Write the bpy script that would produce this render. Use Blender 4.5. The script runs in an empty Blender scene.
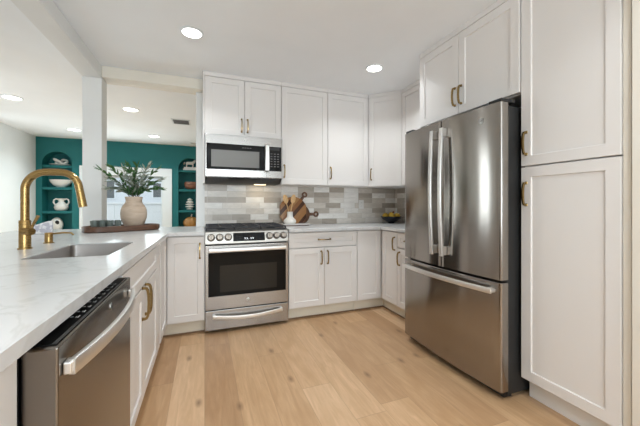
import bpy, bmesh, math, random
from mathutils import Vector, Matrix
random.seed(7)
C = bpy.context.scene
PI = math.pi

# ------------------------------------------------------------------ camera, world, light, exposure
F_PX, YAW, HORIZON, CAM_Z = 302.9, 0.3639, 204.7, 1.152
cam = bpy.data.cameras.new('camera')
cam.sensor_width = 36.0
cam.lens = 36.0 * F_PX / 640.0
cam.shift_y = -(213.0 - HORIZON) / 640.0
cam.clip_start = 0.02
cam_o = bpy.data.objects.new('camera', cam)
C.collection.objects.link(cam_o)
cam_o.location = (0, 0, CAM_Z)
cam_o.rotation_euler = (PI / 2, 0, -YAW)
C.camera = cam_o

W = bpy.data.worlds.new('sky')
C.world = W
W.use_nodes = True
_bg = W.node_tree.nodes['Background']
_bg.inputs['Color'].default_value = (0.80, 0.92, 1.0, 1)
_bg.inputs['Strength'].default_value = 1.5

def sun(name, strength, angle, direction):
    l = bpy.data.lights.new(name, 'SUN')
    l.energy = strength
    l.angle = angle
    o = bpy.data.objects.new(name, l)
    C.collection.objects.link(o)
    o.rotation_euler = Vector(direction).to_track_quat('-Z', 'Y').to_euler()
    o.location = (0, -4, 8)
    return o
sun('sun', 1.6, 0.01, (0.25, 0.75, -0.85))

def area(name, loc, direction, sx, sy, power, color=(1, 1, 1), shape='RECTANGLE', spread=PI):
    l = bpy.data.lights.new(name, 'AREA')
    l.shape = shape
    l.size = sx
    l.size_y = sy
    l.energy = power
    l.color = color
    l.spread = spread
    o = bpy.data.objects.new(name, l)
    C.collection.objects.link(o)
    o.location = loc
    o.rotation_euler = Vector(direction).to_track_quat('-Z', 'Y').to_euler()
    return o

CEIL = 2.46
DOWNLIGHT_W, DINING_W = 8.6, 12.0
area('added_side_streak_light', (-3.005, 4.175, 1.2), (1, 0, 0), 0.38, 2.1, 15.5, (0.90, 0.98, 1.0))  # added out-of-view light; gives side fill and a bright streak on the fridge
area('added_narrow_streak_light', (-3.005, 5.81, 1.2), (1, 0, 0), 0.16, 2.1, 6, (0.90, 0.98, 1.0))  # second added light, out of view, for the thinner fridge streak
area('added_rear_fill_light', (0.3, -2.72, 1.45), (0, 1, 0.85), 2.6, 1.6, 138, (0.86, 0.95, 1.0))  # added fill from behind the camera, tilted up to lift the ceiling
area('daylight_dining_window', (-1.5, 7.25, 1.1), (0, -1, 0), 1.2, 1.2, 34, (0.88, 0.98, 1.0))

C.view_settings.view_transform = 'Standard'
C.view_settings.look = 'None'
C.view_settings.gamma = 1.0
C.view_settings.use_curve_mapping = False
C.view_settings.exposure = -0.34
C.cycles.max_bounces = 12
C.cycles.diffuse_bounces = 6
C.cycles.glossy_bounces = 6
C.cycles.transparent_max_bounces = 12
C.cycles.caustics_reflective = False
C.cycles.caustics_refractive = False

# ------------------------------------------------------------------ materials
def mat(name, color, rough=0.5, metal=0.0, **kw):
    m = bpy.data.materials.new(name)
    m.use_nodes = True
    b = m.node_tree.nodes['Principled BSDF']
    b.inputs['Base Color'].default_value = (*color, 1)
    b.inputs['Roughness'].default_value = rough
    b.inputs['Metallic'].default_value = metal
    for k, v in kw.items():
        b.inputs[k].default_value = v
    return m

class NT:
    def __init__(s, m):
        s.m = m; s.t = m.node_tree; s.b = s.t.nodes['Principled BSDF']
    def n(s, typ, **kw):
        nd = s.t.nodes.new(typ)
        for k, v in kw.items():
            setattr(nd, k, v)
        return nd
    def l(s, a, b):
        s.t.links.new(a, b)
    def coord(s, scale=(1, 1, 1), rot=(0, 0, 0)):
        tc = s.n('ShaderNodeTexCoord'); mp = s.n('ShaderNodeMapping')
        mp.inputs['Scale'].default_value = scale; mp.inputs['Rotation'].default_value = rot
        s.l(tc.outputs['Object'], mp.inputs['Vector'])
        return mp.outputs['Vector']
    def noise(s, vec, scale, detail=4, rough=0.5, dist=0.0):
        nd = s.n('ShaderNodeTexNoise')
        nd.inputs['Scale'].default_value = scale; nd.inputs['Detail'].default_value = detail
        nd.inputs['Roughness'].default_value = rough; nd.inputs['Distortion'].default_value = dist
        s.l(vec, nd.inputs['Vector'])
        return nd.outputs['Fac']
    def ramp(s, fac, stops, interp='LINEAR'):
        nd = s.n('ShaderNodeValToRGB'); cr = nd.color_ramp; cr.interpolation = interp
        while len(cr.elements) < len(stops): cr.elements.new(0.5)
        for e, (p, c) in zip(cr.elements, stops):
            e.position = p; e.color = (*c, 1) if len(c) == 3 else c
        s.l(fac, nd.inputs['Fac'])
        return nd.outputs['Color']
    def math(s, op, a, b=None, c=None):
        nd = s.n('ShaderNodeMath', operation=op)
        for i, v in enumerate((a, b, c)):
            if v is None: continue
            if isinstance(v, (int, float)): nd.inputs[i].default_value = v
            else: s.l(v, nd.inputs[i])
        return nd.outputs[0]
    def mix(s, fac, a, b, mode='MIX'):
        nd = s.n('ShaderNodeMix', data_type='RGBA', blend_type=mode)
        for sock, v in ((nd.inputs['Factor'], fac), (nd.inputs['A'], a), (nd.inputs['B'], b)):
            if isinstance(v, (int, float)): sock.default_value = v
            elif isinstance(v, tuple): sock.default_value = (*v, 1)
            else: s.l(v, sock)
        return nd.outputs['Result']
    def bump(s, h, strength=0.2, dist=0.002):
        nd = s.n('ShaderNodeBump'); nd.inputs['Strength'].default_value = strength; nd.inputs['Distance'].default_value = dist
        s.l(h, nd.inputs['Height']); s.l(nd.outputs['Normal'], s.b.inputs['Normal'])
    def color(s, c): s.l(c, s.b.inputs['Base Color'])
    def rough(s, c): s.l(c, s.b.inputs['Roughness'])

def painted(name, color, rough, amount=0.03):
    m = mat(name, color, rough); k = NT(m)
    f = k.noise(k.coord(), 3.0, 3)
    k.color(k.ramp(f, [(0.3, tuple(c * (1 - amount) for c in color)), (0.7, color)]))
    k.bump(k.noise(k.coord(), 220, 2), 0.04, 0.0008)
    return m

def steel(name, color, rough, axis=(1, 1, 60), aniso=0.0):
    """brushed metal; aniso > 0: horizontal brushing that draws highlights out vertically"""
    m = mat(name, color, rough, 1.0); k = NT(m)
    f = k.noise(k.coord(axis), 14, 3, 0.6)
    k.color(k.ramp(f, [(0.25, tuple(c * 0.95 for c in color)), (0.75, color)]))
    if aniso:
        k.b.inputs['Anisotropic'].default_value = aniso
        k.b.inputs['Anisotropic Rotation'].default_value = 0.25
        tg = k.n('ShaderNodeTangent', direction_type='RADIAL', axis='Z'); k.l(tg.outputs[0], k.b.inputs['Tangent'])
    else:
        k.rough(k.ramp(f, [(0.2, (rough * 0.8,) * 3), (0.8, (rough * 1.25,) * 3)]))
    return m

def wood(name, dark, light, scale, stretch, rough=0.45):
    m = mat(name, light, rough); k = NT(m)
    v = k.coord(stretch)
    f = k.noise(v, scale, 6, 0.6, 1.2)
    k.color(k.ramp(f, [(0.3, dark), (0.7, light)]))
    k.bump(f, 0.08, 0.001)
    return m

def floor_mat():
    m = mat('oak_floor', (0.5, 0.36, 0.24), 0.42); k = NT(m)
    tc = k.n('ShaderNodeTexCoord'); sp = k.n('ShaderNodeSeparateXYZ'); k.l(tc.outputs['Object'], sp.inputs[0])
    x, y = sp.outputs['X'], sp.outputs['Y']
    PW, PL = 0.19, 1.5
    xi = k.math('DIVIDE', x, PW); row = k.math('FLOOR', xi); xf = k.math('FRACT', xi)
    wn = k.n('ShaderNodeTexWhiteNoise', noise_dimensions='1D'); k.l(row, wn.inputs['W'])
    yo = k.math('ADD', k.math('DIVIDE', y, PL), k.math('MULTIPLY', wn.outputs['Value'], 7.3))
    col = k.math('FLOOR', yo); yf = k.math('FRACT', yo)
    cv = k.n('ShaderNodeCombineXYZ'); k.l(row, cv.inputs[0]); k.l(col, cv.inputs[1])
    w2 = k.n('ShaderNodeTexWhiteNoise', noise_dimensions='2D'); k.l(cv.outputs[0], w2.inputs['Vector'])
    plank = w2.outputs['Value']
    # grain: stretched along Y and shifted plank by plank
    gv = k.n('ShaderNodeCombineXYZ')
    k.l(k.math('MULTIPLY', x, 1.0), gv.inputs[0]); k.l(k.math('MULTIPLY', y, 0.09), gv.inputs[1]); k.l(k.math('MULTIPLY', plank, 37.0), gv.inputs[2])
    g1 = k.noise(gv.outputs[0], 34, 7, 0.66, 0.9)
    gv2 = k.n('ShaderNodeCombineXYZ')
    k.l(x, gv2.inputs[0]); k.l(k.math('MULTIPLY', y, 0.22), gv2.inputs[1]); k.l(k.math('MULTIPLY', plank, 21.0), gv2.inputs[2])
    g2 = k.noise(gv2.outputs[0], 7, 3, 0.5, 2.0)
    base = k.ramp(plank, [(0.0, (0.50, 0.31, 0.172)), (0.35, (0.575, 0.37, 0.208)), (0.7, (0.64, 0.42, 0.245)), (1.0, (0.715, 0.495, 0.31))])
    c = k.mix(k.ramp(g1, [(0.30, (0, 0, 0)), (0.70, (1, 1, 1))]), k.mix(1.0, base, (0.80, 0.755, 0.70), 'MULTIPLY'), k.mix(1.0, base, (1.05, 1.05, 1.06), 'MULTIPLY'))
    c = k.mix(k.ramp(g2, [(0.30, (0.7, 0.7, 0.7)), (0.58, (0, 0, 0))]), c, k.mix(1.0, base, (0.78, 0.72, 0.64), 'MULTIPLY'))
    # knots
    kv = k.n('ShaderNodeCombineXYZ')
    k.l(k.math('MULTIPLY', x, 1.0), kv.inputs[0]); k.l(k.math('MULTIPLY', y, 0.45), kv.inputs[1])
    vo = k.n('ShaderNodeTexVoronoi', feature='F1', voronoi_dimensions='2D'); vo.inputs['Scale'].default_value = 2.9; k.l(kv.outputs[0], vo.inputs['Vector'])
    kn = k.ramp(k.math('ADD', vo.outputs['Distance'], k.math('MULTIPLY', g1, 0.03)), [(0.02, (0.8, 0.8, 0.8)), (0.085, (0, 0, 0))])
    c = k.mix(kn, c, (0.20, 0.11, 0.055))
    # seams
    ex = k.math('MINIMUM', xf, k.math('SUBTRACT', 1.0, xf)); ey = k.math('MINIMUM', yf, k.math('SUBTRACT', 1.0, yf))
    sx = k.math('LESS_THAN', ex, 0.009); sy = k.math('LESS_THAN', ey, 0.0015)
    seam = k.math('MAXIMUM', sx, sy)
    c = k.mix(k.math('MULTIPLY', seam, 0.3), c, (0.22, 0.14, 0.08))
    k.color(c)
    k.rough(k.ramp(g1, [(0.2, (0.36,) * 3), (0.8, (0.50,) * 3)]))
    k.bump(k.math('SUBTRACT', k.math('MULTIPLY', g1, 0.3), seam), 0.12, 0.002)
    return m

def tile_mat():
    m = mat('stone_tile', (0.6, 0.58, 0.55), 0.35); k = NT(m)
    tc = k.n('ShaderNodeTexCoord'); sp = k.n('ShaderNodeSeparateXYZ'); k.l(tc.outputs['Object'], sp.inputs[0])
    u = k.math('SUBTRACT', sp.outputs['X'], sp.outputs['Y'])
    TW, TH = 0.203, 0.0645
    zi = k.math('DIVIDE', k.math('SUBTRACT', sp.outputs['Z'], 0.916), TH); row = k.math('FLOOR', zi); zf = k.math('FRACT', zi)
    wn = k.n('ShaderNodeTexWhiteNoise', noise_dimensions='1D'); k.l(row, wn.inputs['W'])
    ui = k.math('ADD', k.math('DIVIDE', u, TW), k.math('MULTIPLY', k.math('ROUND', k.math('MULTIPLY', wn.outputs['Value'], 4.0)), 0.25))
    ui = k.math('ADD', ui, k.math('MULTIPLY', row, 0.5))
    col = k.math('FLOOR', ui); uf = k.math('FRACT', ui)
    cv = k.n('ShaderNodeCombineXYZ'); k.l(row, cv.inputs[0]); k.l(col, cv.inputs[1])
    w2 = k.n('ShaderNodeTexWhiteNoise', noise_dimensions='2D'); k.l(cv.outputs[0], w2.inputs['Vector'])
    base = k.ramp(w2.outputs['Value'], [(0.0, (0.46, 0.405, 0.345)), (0.18, (0.56, 0.505, 0.44)), (0.33, (0.72, 0.67, 0.605)), (0.55, (0.84, 0.80, 0.745)), (0.78, (0.94, 0.92, 0.885))], 'CONSTANT')
    sv = k.n('ShaderNodeCombineXYZ'); k.l(u, sv.inputs[0]); k.l(k.math('MULTIPLY', sp.outputs['Z'], 3.0), sv.inputs[1]); k.l(k.math('MULTIPLY', w2.outputs['Value'], 40.0), sv.inputs[2])
    f = k.noise(sv.outputs[0], 9, 5, 0.6, 1.0)
    c = k.mix(k.ramp(f, [(0.35, (0, 0, 0)), (0.65, (1, 1, 1))]), k.mix(1.0, base, (0.86, 0.855, 0.85), 'MULTIPLY'), base)
    eu = k.math('MULTIPLY', k.math('MINIMUM', uf, k.math('SUBTRACT', 1.0, uf)), TW)
    ez = k.math('MULTIPLY', k.math('MINIMUM', zf, k.math('SUBTRACT', 1.0, zf)), TH)
    g = k.math('LESS_THAN', k.math('MINIMUM', eu, ez), 0.0013)
    k.color(k.mix(g, c, (0.62, 0.60, 0.57)))
    k.rough(k.mix(g, (0.3, 0.3, 0.3), (0.8, 0.8, 0.8)))
    k.bump(k.math('SUBTRACT', 1.0, g), 0.3, 0.001)
    return m

def quartz_mat():
    m = mat('white_quartz', (0.65, 0.655, 0.66), 0.22); k = NT(m)
    v = k.coord((1, 1, 1), (0, 0, 0.6))
    w = k.noise(v, 1.7, 5, 0.55, 1.6)
    vein = k.math('ABSOLUTE', k.math('SUBTRACT', w, 0.5))
    w2 = k.noise(v, 4.5, 5, 0.6, 2.2)
    vein2 = k.math('ABSOLUTE', k.math('SUBTRACT', w2, 0.52))
    mod = k.ramp(k.noise(v, 1.1, 2), [(0.42, (0, 0, 0)), (0.65, (1, 1, 1))])
    a = k.mix(k.ramp(vein, [(0.0, (0.32,) * 3), (0.022, (0, 0, 0))]), (0.65, 0.655, 0.66), (0.44, 0.435, 0.42))
    b = k.mix(k.math('MULTIPLY', k.ramp(vein2, [(0.0, (0.25,) * 3), (0.02, (0, 0, 0))]), mod), a, (0.50, 0.49, 0.475))
    k.color(b)
    return m

def glass_mat(name, tint=(1, 1, 1), gloss=0.08):
    m = bpy.data.materials.new(name); m.use_nodes = True
    t = m.node_tree; t.nodes.clear()
    o = t.nodes.new('ShaderNodeOutputMaterial'); mx = t.nodes.new('ShaderNodeMixShader')
    tr = t.nodes.new('ShaderNodeBsdfTransparent'); gl = t.nodes.new('ShaderNodeBsdfGlossy'); gl.inputs['Roughness'].default_value = 0.02
    tr.inputs['Color'].default_value = (*tint, 1); mx.inputs['Fac'].default_value = gloss
    t.links.new(tr.outputs[0], mx.inputs[1]); t.links.new(gl.outputs[0], mx.inputs[2]); t.links.new(mx.outputs[0], o.inputs['Surface'])
    return m

def lamp_mat(name, color, strength):
    m = mat(name, color, 0.5)
    b = m.node_tree.nodes['Principled BSDF']
    b.inputs['Emission Color'].default_value = (*color, 1); b.inputs['Emission Strength'].default_value = strength
    return m

def striped_wood(name, stops, width, rot):
    m = mat(name, stops[0], 0.4); k = NT(m)
    v = k.coord((1, 1, 1), (0, rot, 0)); sp = k.n('ShaderNodeSeparateXYZ'); k.l(v, sp.inputs[0])
    r = k.math('FRACT', k.math('DIVIDE', k.math('ADD', sp.outputs['X'], 0.5 * width), width * len(stops)))
    base = k.ramp(r, [(i / len(stops), s) for i, s in enumerate(stops)], 'CONSTANT')
    g = k.n('ShaderNodeMapping'); g.inputs['Scale'].default_value = (9, 9, 1.2); k.l(v, g.inputs['Vector'])
    f = k.noise(g.outputs[0], 9, 5, 0.6, 1.0)
    k.color(k.mix(f, k.mix(1.0, base, (0.62, 0.55, 0.5), 'MULTIPLY'), base))
    return m

M = dict(
    cabinet=painted('cabinet_white', (0.775, 0.752, 0.735), 0.38, 0.015),
    wall=painted('wall_white', (0.82, 0.83, 0.825), 0.7),
    cream=painted('wall_cream', (0.78, 0.74, 0.66), 0.6),
    ceiling=painted('ceiling_white', (0.91, 0.94, 0.97), 0.85),
    trim=painted('trim_white', (0.76, 0.80, 0.82), 0.4),
    teal=painted('teal_wall', (0.004, 0.145, 0.152), 0.65, 0.06),
    kick=painted('toe_kick_paint', (0.74, 0.69, 0.58), 0.5),
    shoe=mat('shoe_moulding', (0.22, 0.135, 0.075), 0.5),
    floor=floor_mat(), tile=tile_mat(), quartz=quartz_mat(),
    steel=steel('brushed_steel', (0.40, 0.385, 0.37), 0.24, (1, 1, 60), 0.6),
    panel_steel=steel('panel_steel', (0.42, 0.395, 0.36), 0.36),
    knob=mat('knob_metal', (0.36, 0.32, 0.28), 0.3, 1.0),
    fridge=steel('fridge_steel', (0.35, 0.325, 0.30), 0.15, (1, 1, 60), 0.93),
    dish=steel('dishwasher_steel', (0.235, 0.21, 0.185), 0.22, (1, 1, 60), 0.8),
    handle_steel=mat('handle_steel', (0.82, 0.81, 0.79), 0.36, 1.0),
    sink=steel('sink_steel', (0.46, 0.43, 0.41), 0.34),
    black=mat('black_plastic', (0.012, 0.012, 0.013), 0.35),
    black_glass=mat('black_glass', (0.006, 0.006, 0.006), 0.06, **{'Specular IOR Level': 0.16}),
    oven_glass=mat('oven_glass', (0.022, 0.020, 0.016), 0.05, **{'Specular IOR Level': 0.25}),
    micro_glass=mat('microwave_glass', (0.16, 0.155, 0.145), 0.12),
    iron=mat('cast_iron', (0.018, 0.018, 0.022), 0.5),
    charcoal=mat('charcoal_side', (0.014, 0.014, 0.014), 0.5),
    brass=mat('antique_brass', (0.36, 0.25, 0.10), 0.27, 1.0),
    gold=steel('brushed_gold', (0.40, 0.265, 0.105), 0.27),
    white_mark=mat('white_print', (0.42, 0.42, 0.42), 0.5),
    plastic=mat('white_plastic', (0.82, 0.81, 0.79), 0.35),
    ceramic=painted('white_ceramic', (0.80, 0.78, 0.74), 0.45, 0.05),
    vase=wood('sand_stoneware', (0.44, 0.34, 0.26), (0.58, 0.47, 0.37), 6, (1, 1, 3), 0.8),
    walnut=wood('dark_walnut', (0.035, 0.015, 0.008), (0.15, 0.065, 0.032), 9, (1, 6, 6), 0.4),
    walnut_board=wood('walnut_board', (0.07, 0.03, 0.015), (0.19, 0.09, 0.045), 9, (6, 6, 1), 0.4),
    board=striped_wood('striped_board', [(0.46, 0.23, 0.085), (0.085, 0.033, 0.016), (0.52, 0.28, 0.11), (0.36, 0.16, 0.055), (0.10, 0.04, 0.02), (0.48, 0.25, 0.10)], 0.042, -0.75),
    spoon=wood('spoon_wood', (0.62, 0.38, 0.17), (0.80, 0.54, 0.27), 14, (4, 4, 1), 0.5),
    marble=mat('grey_marble', (0.62, 0.60, 0.58), 0.25),
    hole=mat('dark_hollow', (0.015, 0.014, 0.013), 0.8),
    bowl=mat('black_bowl', (0.015, 0.017, 0.022), 0.3),
    lemon=painted('yellow_fruit', (0.78, 0.52, 0.07), 0.5, 0.2),
    red=mat('dark_red_fruit', (0.16, 0.03, 0.02), 0.5),
    brown=wood('brown_wood', (0.12, 0.045, 0.025), (0.33, 0.15, 0.09), 6, (1, 1, 4), 0.45),
    amber=painted('amber_glaze', (0.45, 0.22, 0.06), 0.35, 0.3),
    leaf=painted('olive_leaf', (0.06, 0.16, 0.045), 0.55, 0.3),
    leaf_pale=painted('olive_leaf_pale', (0.34, 0.39, 0.32), 0.6, 0.25),
    stem=mat('olive_stem', (0.10, 0.075, 0.045), 0.7),
    smoke=mat('smoke_glass', (0.15, 0.18, 0.165), 0.12, 0.0, Alpha=0.8),
    pane=glass_mat('window_glass', (0.97, 0.985, 0.99), 0.06),
    lens=lamp_mat('lamp_lens', (1.0, 0.97, 0.92), 9.0),
    task_lens=lamp_mat('task_lens', (1.0, 0.8, 0.5), 4.0),
    digits=lamp_mat('lit_digits', (0.95, 0.97, 1.0), 0.9),
    fence=painted('white_fence', (0.83, 0.83, 0.82), 0.6),
    siding=painted('pale_siding', (0.72, 0.75, 0.78), 0.7),
    slate=painted('slate_grey', (0.10, 0.115, 0.12), 0.6),
    concrete=painted('patio_concrete', (0.66, 0.65, 0.63), 0.8, 0.1),
    vent_grey=mat('vent_grey', (0.22, 0.21, 0.21), 0.6),
    cloth=painted('white_cloth', (0.80, 0.80, 0.83), 0.8, 0.2),
)
_k = NT(M['cloth']); _f = _k.noise(_k.coord(), 38, 3)
_k.color(_k.ramp(_f, [(0.46, (0.55, 0.55, 0.62)), (0.56, (0.84, 0.84, 0.85))]))

# ------------------------------------------------------------------ mesh helpers
class MB:
    def __init__(s):
        s.bm = bmesh.new()
    def _merge(s, t, mtx=None):
        if mtx is not None: t.transform(mtx)
        me = bpy.data.meshes.new('tmp'); t.to_mesh(me); t.free()
        s.bm.from_mesh(me); bpy.data.meshes.remove(me)
        return s
    def box(s, x0, x1, y0, y1, z0, z1, bev=0.0, seg=1, mtx=None):
        t = bmesh.new(); bmesh.ops.create_cube(t, size=1.0)
        for v in t.verts:
            v.co = Vector(((x0 + x1) / 2 + v.co.x * (x1 - x0), (y0 + y1) / 2 + v.co.y * (y1 - y0), (z0 + z1) / 2 + v.co.z * (z1 - z0)))
        if bev: bmesh.ops.bevel(t, geom=list(t.edges), offset=bev, segments=seg, profile=0.5, affect='EDGES')
        for f in t.faces: f.material_index = 1   # box faces stay flat (see build)
        return s._merge(t, mtx)
    def prism(s, pts, a, b, axis='z', bev=0.0, seg=1, mtx=None):
        """closed 2D outline extruded from a to b along axis; pts are (x,y) for z, (x,z) for y, (y,z) for x"""
        f = {'z': lambda p, q: (p[0], p[1], q), 'y': lambda p, q: (p[0], q, p[1]), 'x': lambda p, q: (q, p[0], p[1])}[axis]
        t = bmesh.new()
        lo = [t.verts.new(f(p, a)) for p in pts]; hi = [t.verts.new(f(p, b)) for p in pts]
        n = len(pts); cap = [t.faces.new(lo[::-1]), t.faces.new(hi)]
        for i in range(n): t.faces.new((lo[i], lo[(i + 1) % n], hi[(i + 1) % n], hi[i]))
        bmesh.ops.recalc_face_normals(t, faces=t.faces)
        if bev:
            e = [x for c in cap for x in c.edges]
            bmesh.ops.bevel(t, geom=e, offset=bev, segments=seg, profile=0.5, affect='EDGES')
        return s._merge(t, mtx)
    def lathe(s, prof, c=(0, 0, 0), seg=28, mtx=None, sx=1.0, sy=1.0, cap=True):
        t = bmesh.new(); rings = []
        for r, z in prof:
            if r < 1e-6: rings.append([t.verts.new((0, 0, z))])
            else: rings.append([t.verts.new((r * sx * math.cos(2 * PI * i / seg), r * sy * math.sin(2 * PI * i / seg), z)) for i in range(seg)])
        for A, B in zip(rings, rings[1:]):
            if len(A) == 1 and len(B) == 1: continue
            for i in range(seg):
                j = (i + 1) % seg
                if len(A) == 1: t.faces.new((A[0], B[i], B[j]))
                elif len(B) == 1: t.faces.new((A[i], A[j], B[0]))
                else: t.faces.new((A[i], A[j], B[j], B[i]))
        if cap and len(rings[0]) > 1: t.faces.new(rings[0][::-1])
        if cap and len(rings[-1]) > 1: t.faces.new(rings[-1])
        bmesh.ops.recalc_face_normals(t, faces=t.faces)
        t.transform(Matrix.Translation(c))
        return s._merge(t, mtx)
    def cyl(s, p0, p1, r, r2=None, seg=20):
        p0, p1 = Vector(p0), Vector(p1); d = p1 - p0
        q = d.to_track_quat('Z', 'Y').to_matrix().to_4x4()
        return s.lathe([(r, 0), (r if r2 is None else r2, d.length)], seg=seg, mtx=Matrix.Translation(p0) @ q)
    def sphere(s, c, r, sc=(1, 1, 1), seg=18, rings=12, mtx=None):
        t = bmesh.new(); bmesh.ops.create_uvsphere(t, u_segments=seg, v_segments=rings, radius=r)
        for v in t.verts: v.co = Vector((v.co.x * sc[0] + c[0], v.co.y * sc[1] + c[1], v.co.z * sc[2] + c[2]))
        return s._merge(t, mtx)
    def sweep(s, path, section, closed=False, up=None, scales=None):
        """section: 2D outline carried along the path"""
        P = [Vector(p) for p in path]; n = len(P); t = bmesh.new(); rings = []
        prev = None
        for i in range(n):
            if closed: tan = (P[(i + 1) % n] - P[i - 1]).normalized()
            else: tan = (P[min(i + 1, n - 1)] - P[max(i - 1, 0)]).normalized()
            if up is not None:
                a = Vector(up); a = (a - tan * a.dot(tan)).normalized()
            elif prev is None:
                a = Vector((0, 0, 1)) if abs(tan.z) < 0.9 else Vector((1, 0, 0)); a = (a - tan * a.dot(tan)).normalized()
            else: a = (prev - tan * prev.dot(tan)).normalized()
            prev = a; b = tan.cross(a)
            k = 1.0 if scales is None else scales[i]
            rings.append([t.verts.new(P[i] + a * (u * k) + b * (v * k)) for u, v in section])
        m = len(section)
        pairs = list(zip(rings, rings[1:])) + ([(rings[-1], rings[0])] if closed else [])
        for A, B in pairs:
            for i in range(m):
                t.faces.new((A[i], A[(i + 1) % m], B[(i + 1) % m], B[i]))
        if not closed:
            t.faces.new(rings[0][::-1]); t.faces.new(rings[-1])
        bmesh.ops.recalc_face_normals(t, faces=t.faces)
        return s._merge(t)
    def tube(s, path, r, seg=10, closed=False, scales=None):
        return s.sweep(path, [(r * math.cos(2 * PI * i / seg), r * math.sin(2 * PI * i / seg)) for i in range(seg)], closed, scales=scales)
    def bar(s, path, w, h, up):
        return s.sweep(path, [(-h / 2, -w / 2), (h / 2, -w / 2), (h / 2, w / 2), (-h / 2, w / 2)], up=up)
    def quad(s, *pts):
        s.bm.faces.new([s.bm.verts.new(p) for p in pts]); return s
    def build(s, name, m, parent=None, smooth=True, bevel=0.0):
        bm = s.bm
        bmesh.ops.remove_doubles(bm, verts=bm.verts, dist=1e-6)
        for f in bm.faces:
            f.smooth = smooth and f.material_index == 0
            f.material_index = 0
        for e in bm.edges:
            if len(e.link_faces) != 2 or e.calc_face_angle(0) > math.radians(38): e.smooth = False
        me = bpy.data.meshes.new(name); bm.to_mesh(me); bm.free()
        me.materials.append(M[m] if isinstance(m, str) else m)
        o = bpy.data.objects.new(name, me); C.collection.objects.link(o)
        if parent is not None: o.parent = parent
        return o

def tag(o, label, cat, group=None):
    o['label'] = label; o['category'] = cat
    if group: o['group'] = group
    return o

def thing(name, label, cat, loc=(0, 0, 0), rz=0.0, group=None):
    o = bpy.data.objects.new(name, None); C.collection.objects.link(o)
    o.location = loc; o.rotation_euler = (0, 0, rz); o.empty_display_size = 0.1
    return tag(o, label, cat, group)

def struct(o):
    o['kind'] = 'structure'; return o

def arc(c, r, a0, a1, n, plane='xz'):
    out = []
    for i in range(n + 1):
        a = math.radians(a0 + (a1 - a0) * i / n)
        p, q = r * math.cos(a), r * math.sin(a)
        out.append((c[0] + p, c[1], c[2] + q) if plane == 'xz' else (c[0], c[1] + p, c[2] + q) if plane == 'yz' else (c[0] + p, c[1] + q, c[2]))
    return out

# ------------------------------------------------------------------ room shell
struct(MB().box(-3.3, 2.6, -3.0, 8.2, -0.12, 0.0).build('floor', 'floor'))
struct(MB().box(-3.3, 2.6, -3.0, 8.2, CEIL, CEIL + 0.12).build('ceiling', 'ceiling'))

def wall_with_holes(axis, pos, thick, u0, u1, z0, z1, holes):
    """a wall across `axis` with rectangular openings (ua, ub, za, zb)"""
    b = MB()
    def bx(ua, ub, za, zb):
        if ub - ua < 1e-6 or zb - za < 1e-6: return
        if axis == 'x': b.box(pos, pos + thick, ua, ub, za, zb)
        else: b.box(ua, ub, pos, pos + thick, za, zb)
    cur = u0
    for ua, ub, za, zb in sorted(holes):
        bx(cur, ua, z0, z1); bx(ua, ub, z0, za); bx(ua, ub, zb, z1); cur = ub
    bx(cur, u1, z0, z1)
    return b

struct(MB().box(-0.085, 2.56, 3.49, 3.62, 0, CEIL).build('wall_back', 'wall'))
struct(MB().box(2.42, 2.56, 0.30, 3.49, 0, CEIL).build('wall_right', 'wall'))
struct(MB().box(1.765, 2.56, 0.30, 0.755, 0, CEIL).build('wall_pantry', 'cream'))
struct(MB().box(2.42, 2.56, -3.0, 0.30, 0, CEIL).build('wall_side', 'wall'))
struct(wall_with_holes('y', -3.0, 0.2, -3.15, 2.56, 0, CEIL, [(-1.0, 1.6, 0.65, 2.25)]).build('wall_front', 'wall'))  # opening belongs to the added rear window, never in view
struct(wall_with_holes('x', -3.15, 0.13, -2.8, 7.349, 0, CEIL, [(3.95, 4.40, 0.1, 2.3), (5.70, 5.92, 0.1, 2.3)]).build('wall_left', 'wall'))  # both openings are added, out of view, for the streak lights
struct(MB().box(-1.06, -0.935, 0.45, 3.42, 0, 0.883).build('wall_peninsula', 'wall'))

def window(name, axis, pos, ua, ub, za, zb, fr=0.05, mullions=()):
    b = MB(); y0, y1 = pos, pos + 0.07
    def bx(p, q, r, t):
        (b.box(p, q, y0, y1, r, t, 0.003) if axis == 'y' else b.box(y0, y1, p, q, r, t, 0.003))
    bx(ua, ua + fr, za, zb); bx(ub - fr, ub, za, zb); bx(ua + fr, ub - fr, za, za + fr); bx(ua + fr, ub - fr, zb - fr, zb)
    for m_ in mullions: bx(m_ - 0.02, m_ + 0.02, za + fr, zb - fr)
    o = struct(b.build(name, 'trim'))
    g = MB(); ym = (y0 + y1) / 2
    if axis == 'y': g.box(ua + fr, ub - fr, ym - 0.002, ym + 0.002, za + fr, zb - fr)
    else: g.box(ym - 0.002, ym + 0.002, ua + fr, ub - fr, za + fr, zb - fr)
    p = struct(g.build('window_pane', 'pane', o))
    return o
window('added_rear_window', 'y', -2.95, -0.999, 1.599, 0.651, 2.249, 0.05, (0.3,))  # unseen window, added to go with the rear fill light
window('added_side_window', 'x', -3.12, 3.951, 4.399, 0.101, 2.299, 0.03)  # unseen window, added for its streak of reflection on the fridge
window('added_narrow_window', 'x', -3.12, 5.701, 5.919, 0.101, 2.299, 0.02)  # unseen slit window, added for the thinner streak on the fridge

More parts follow.
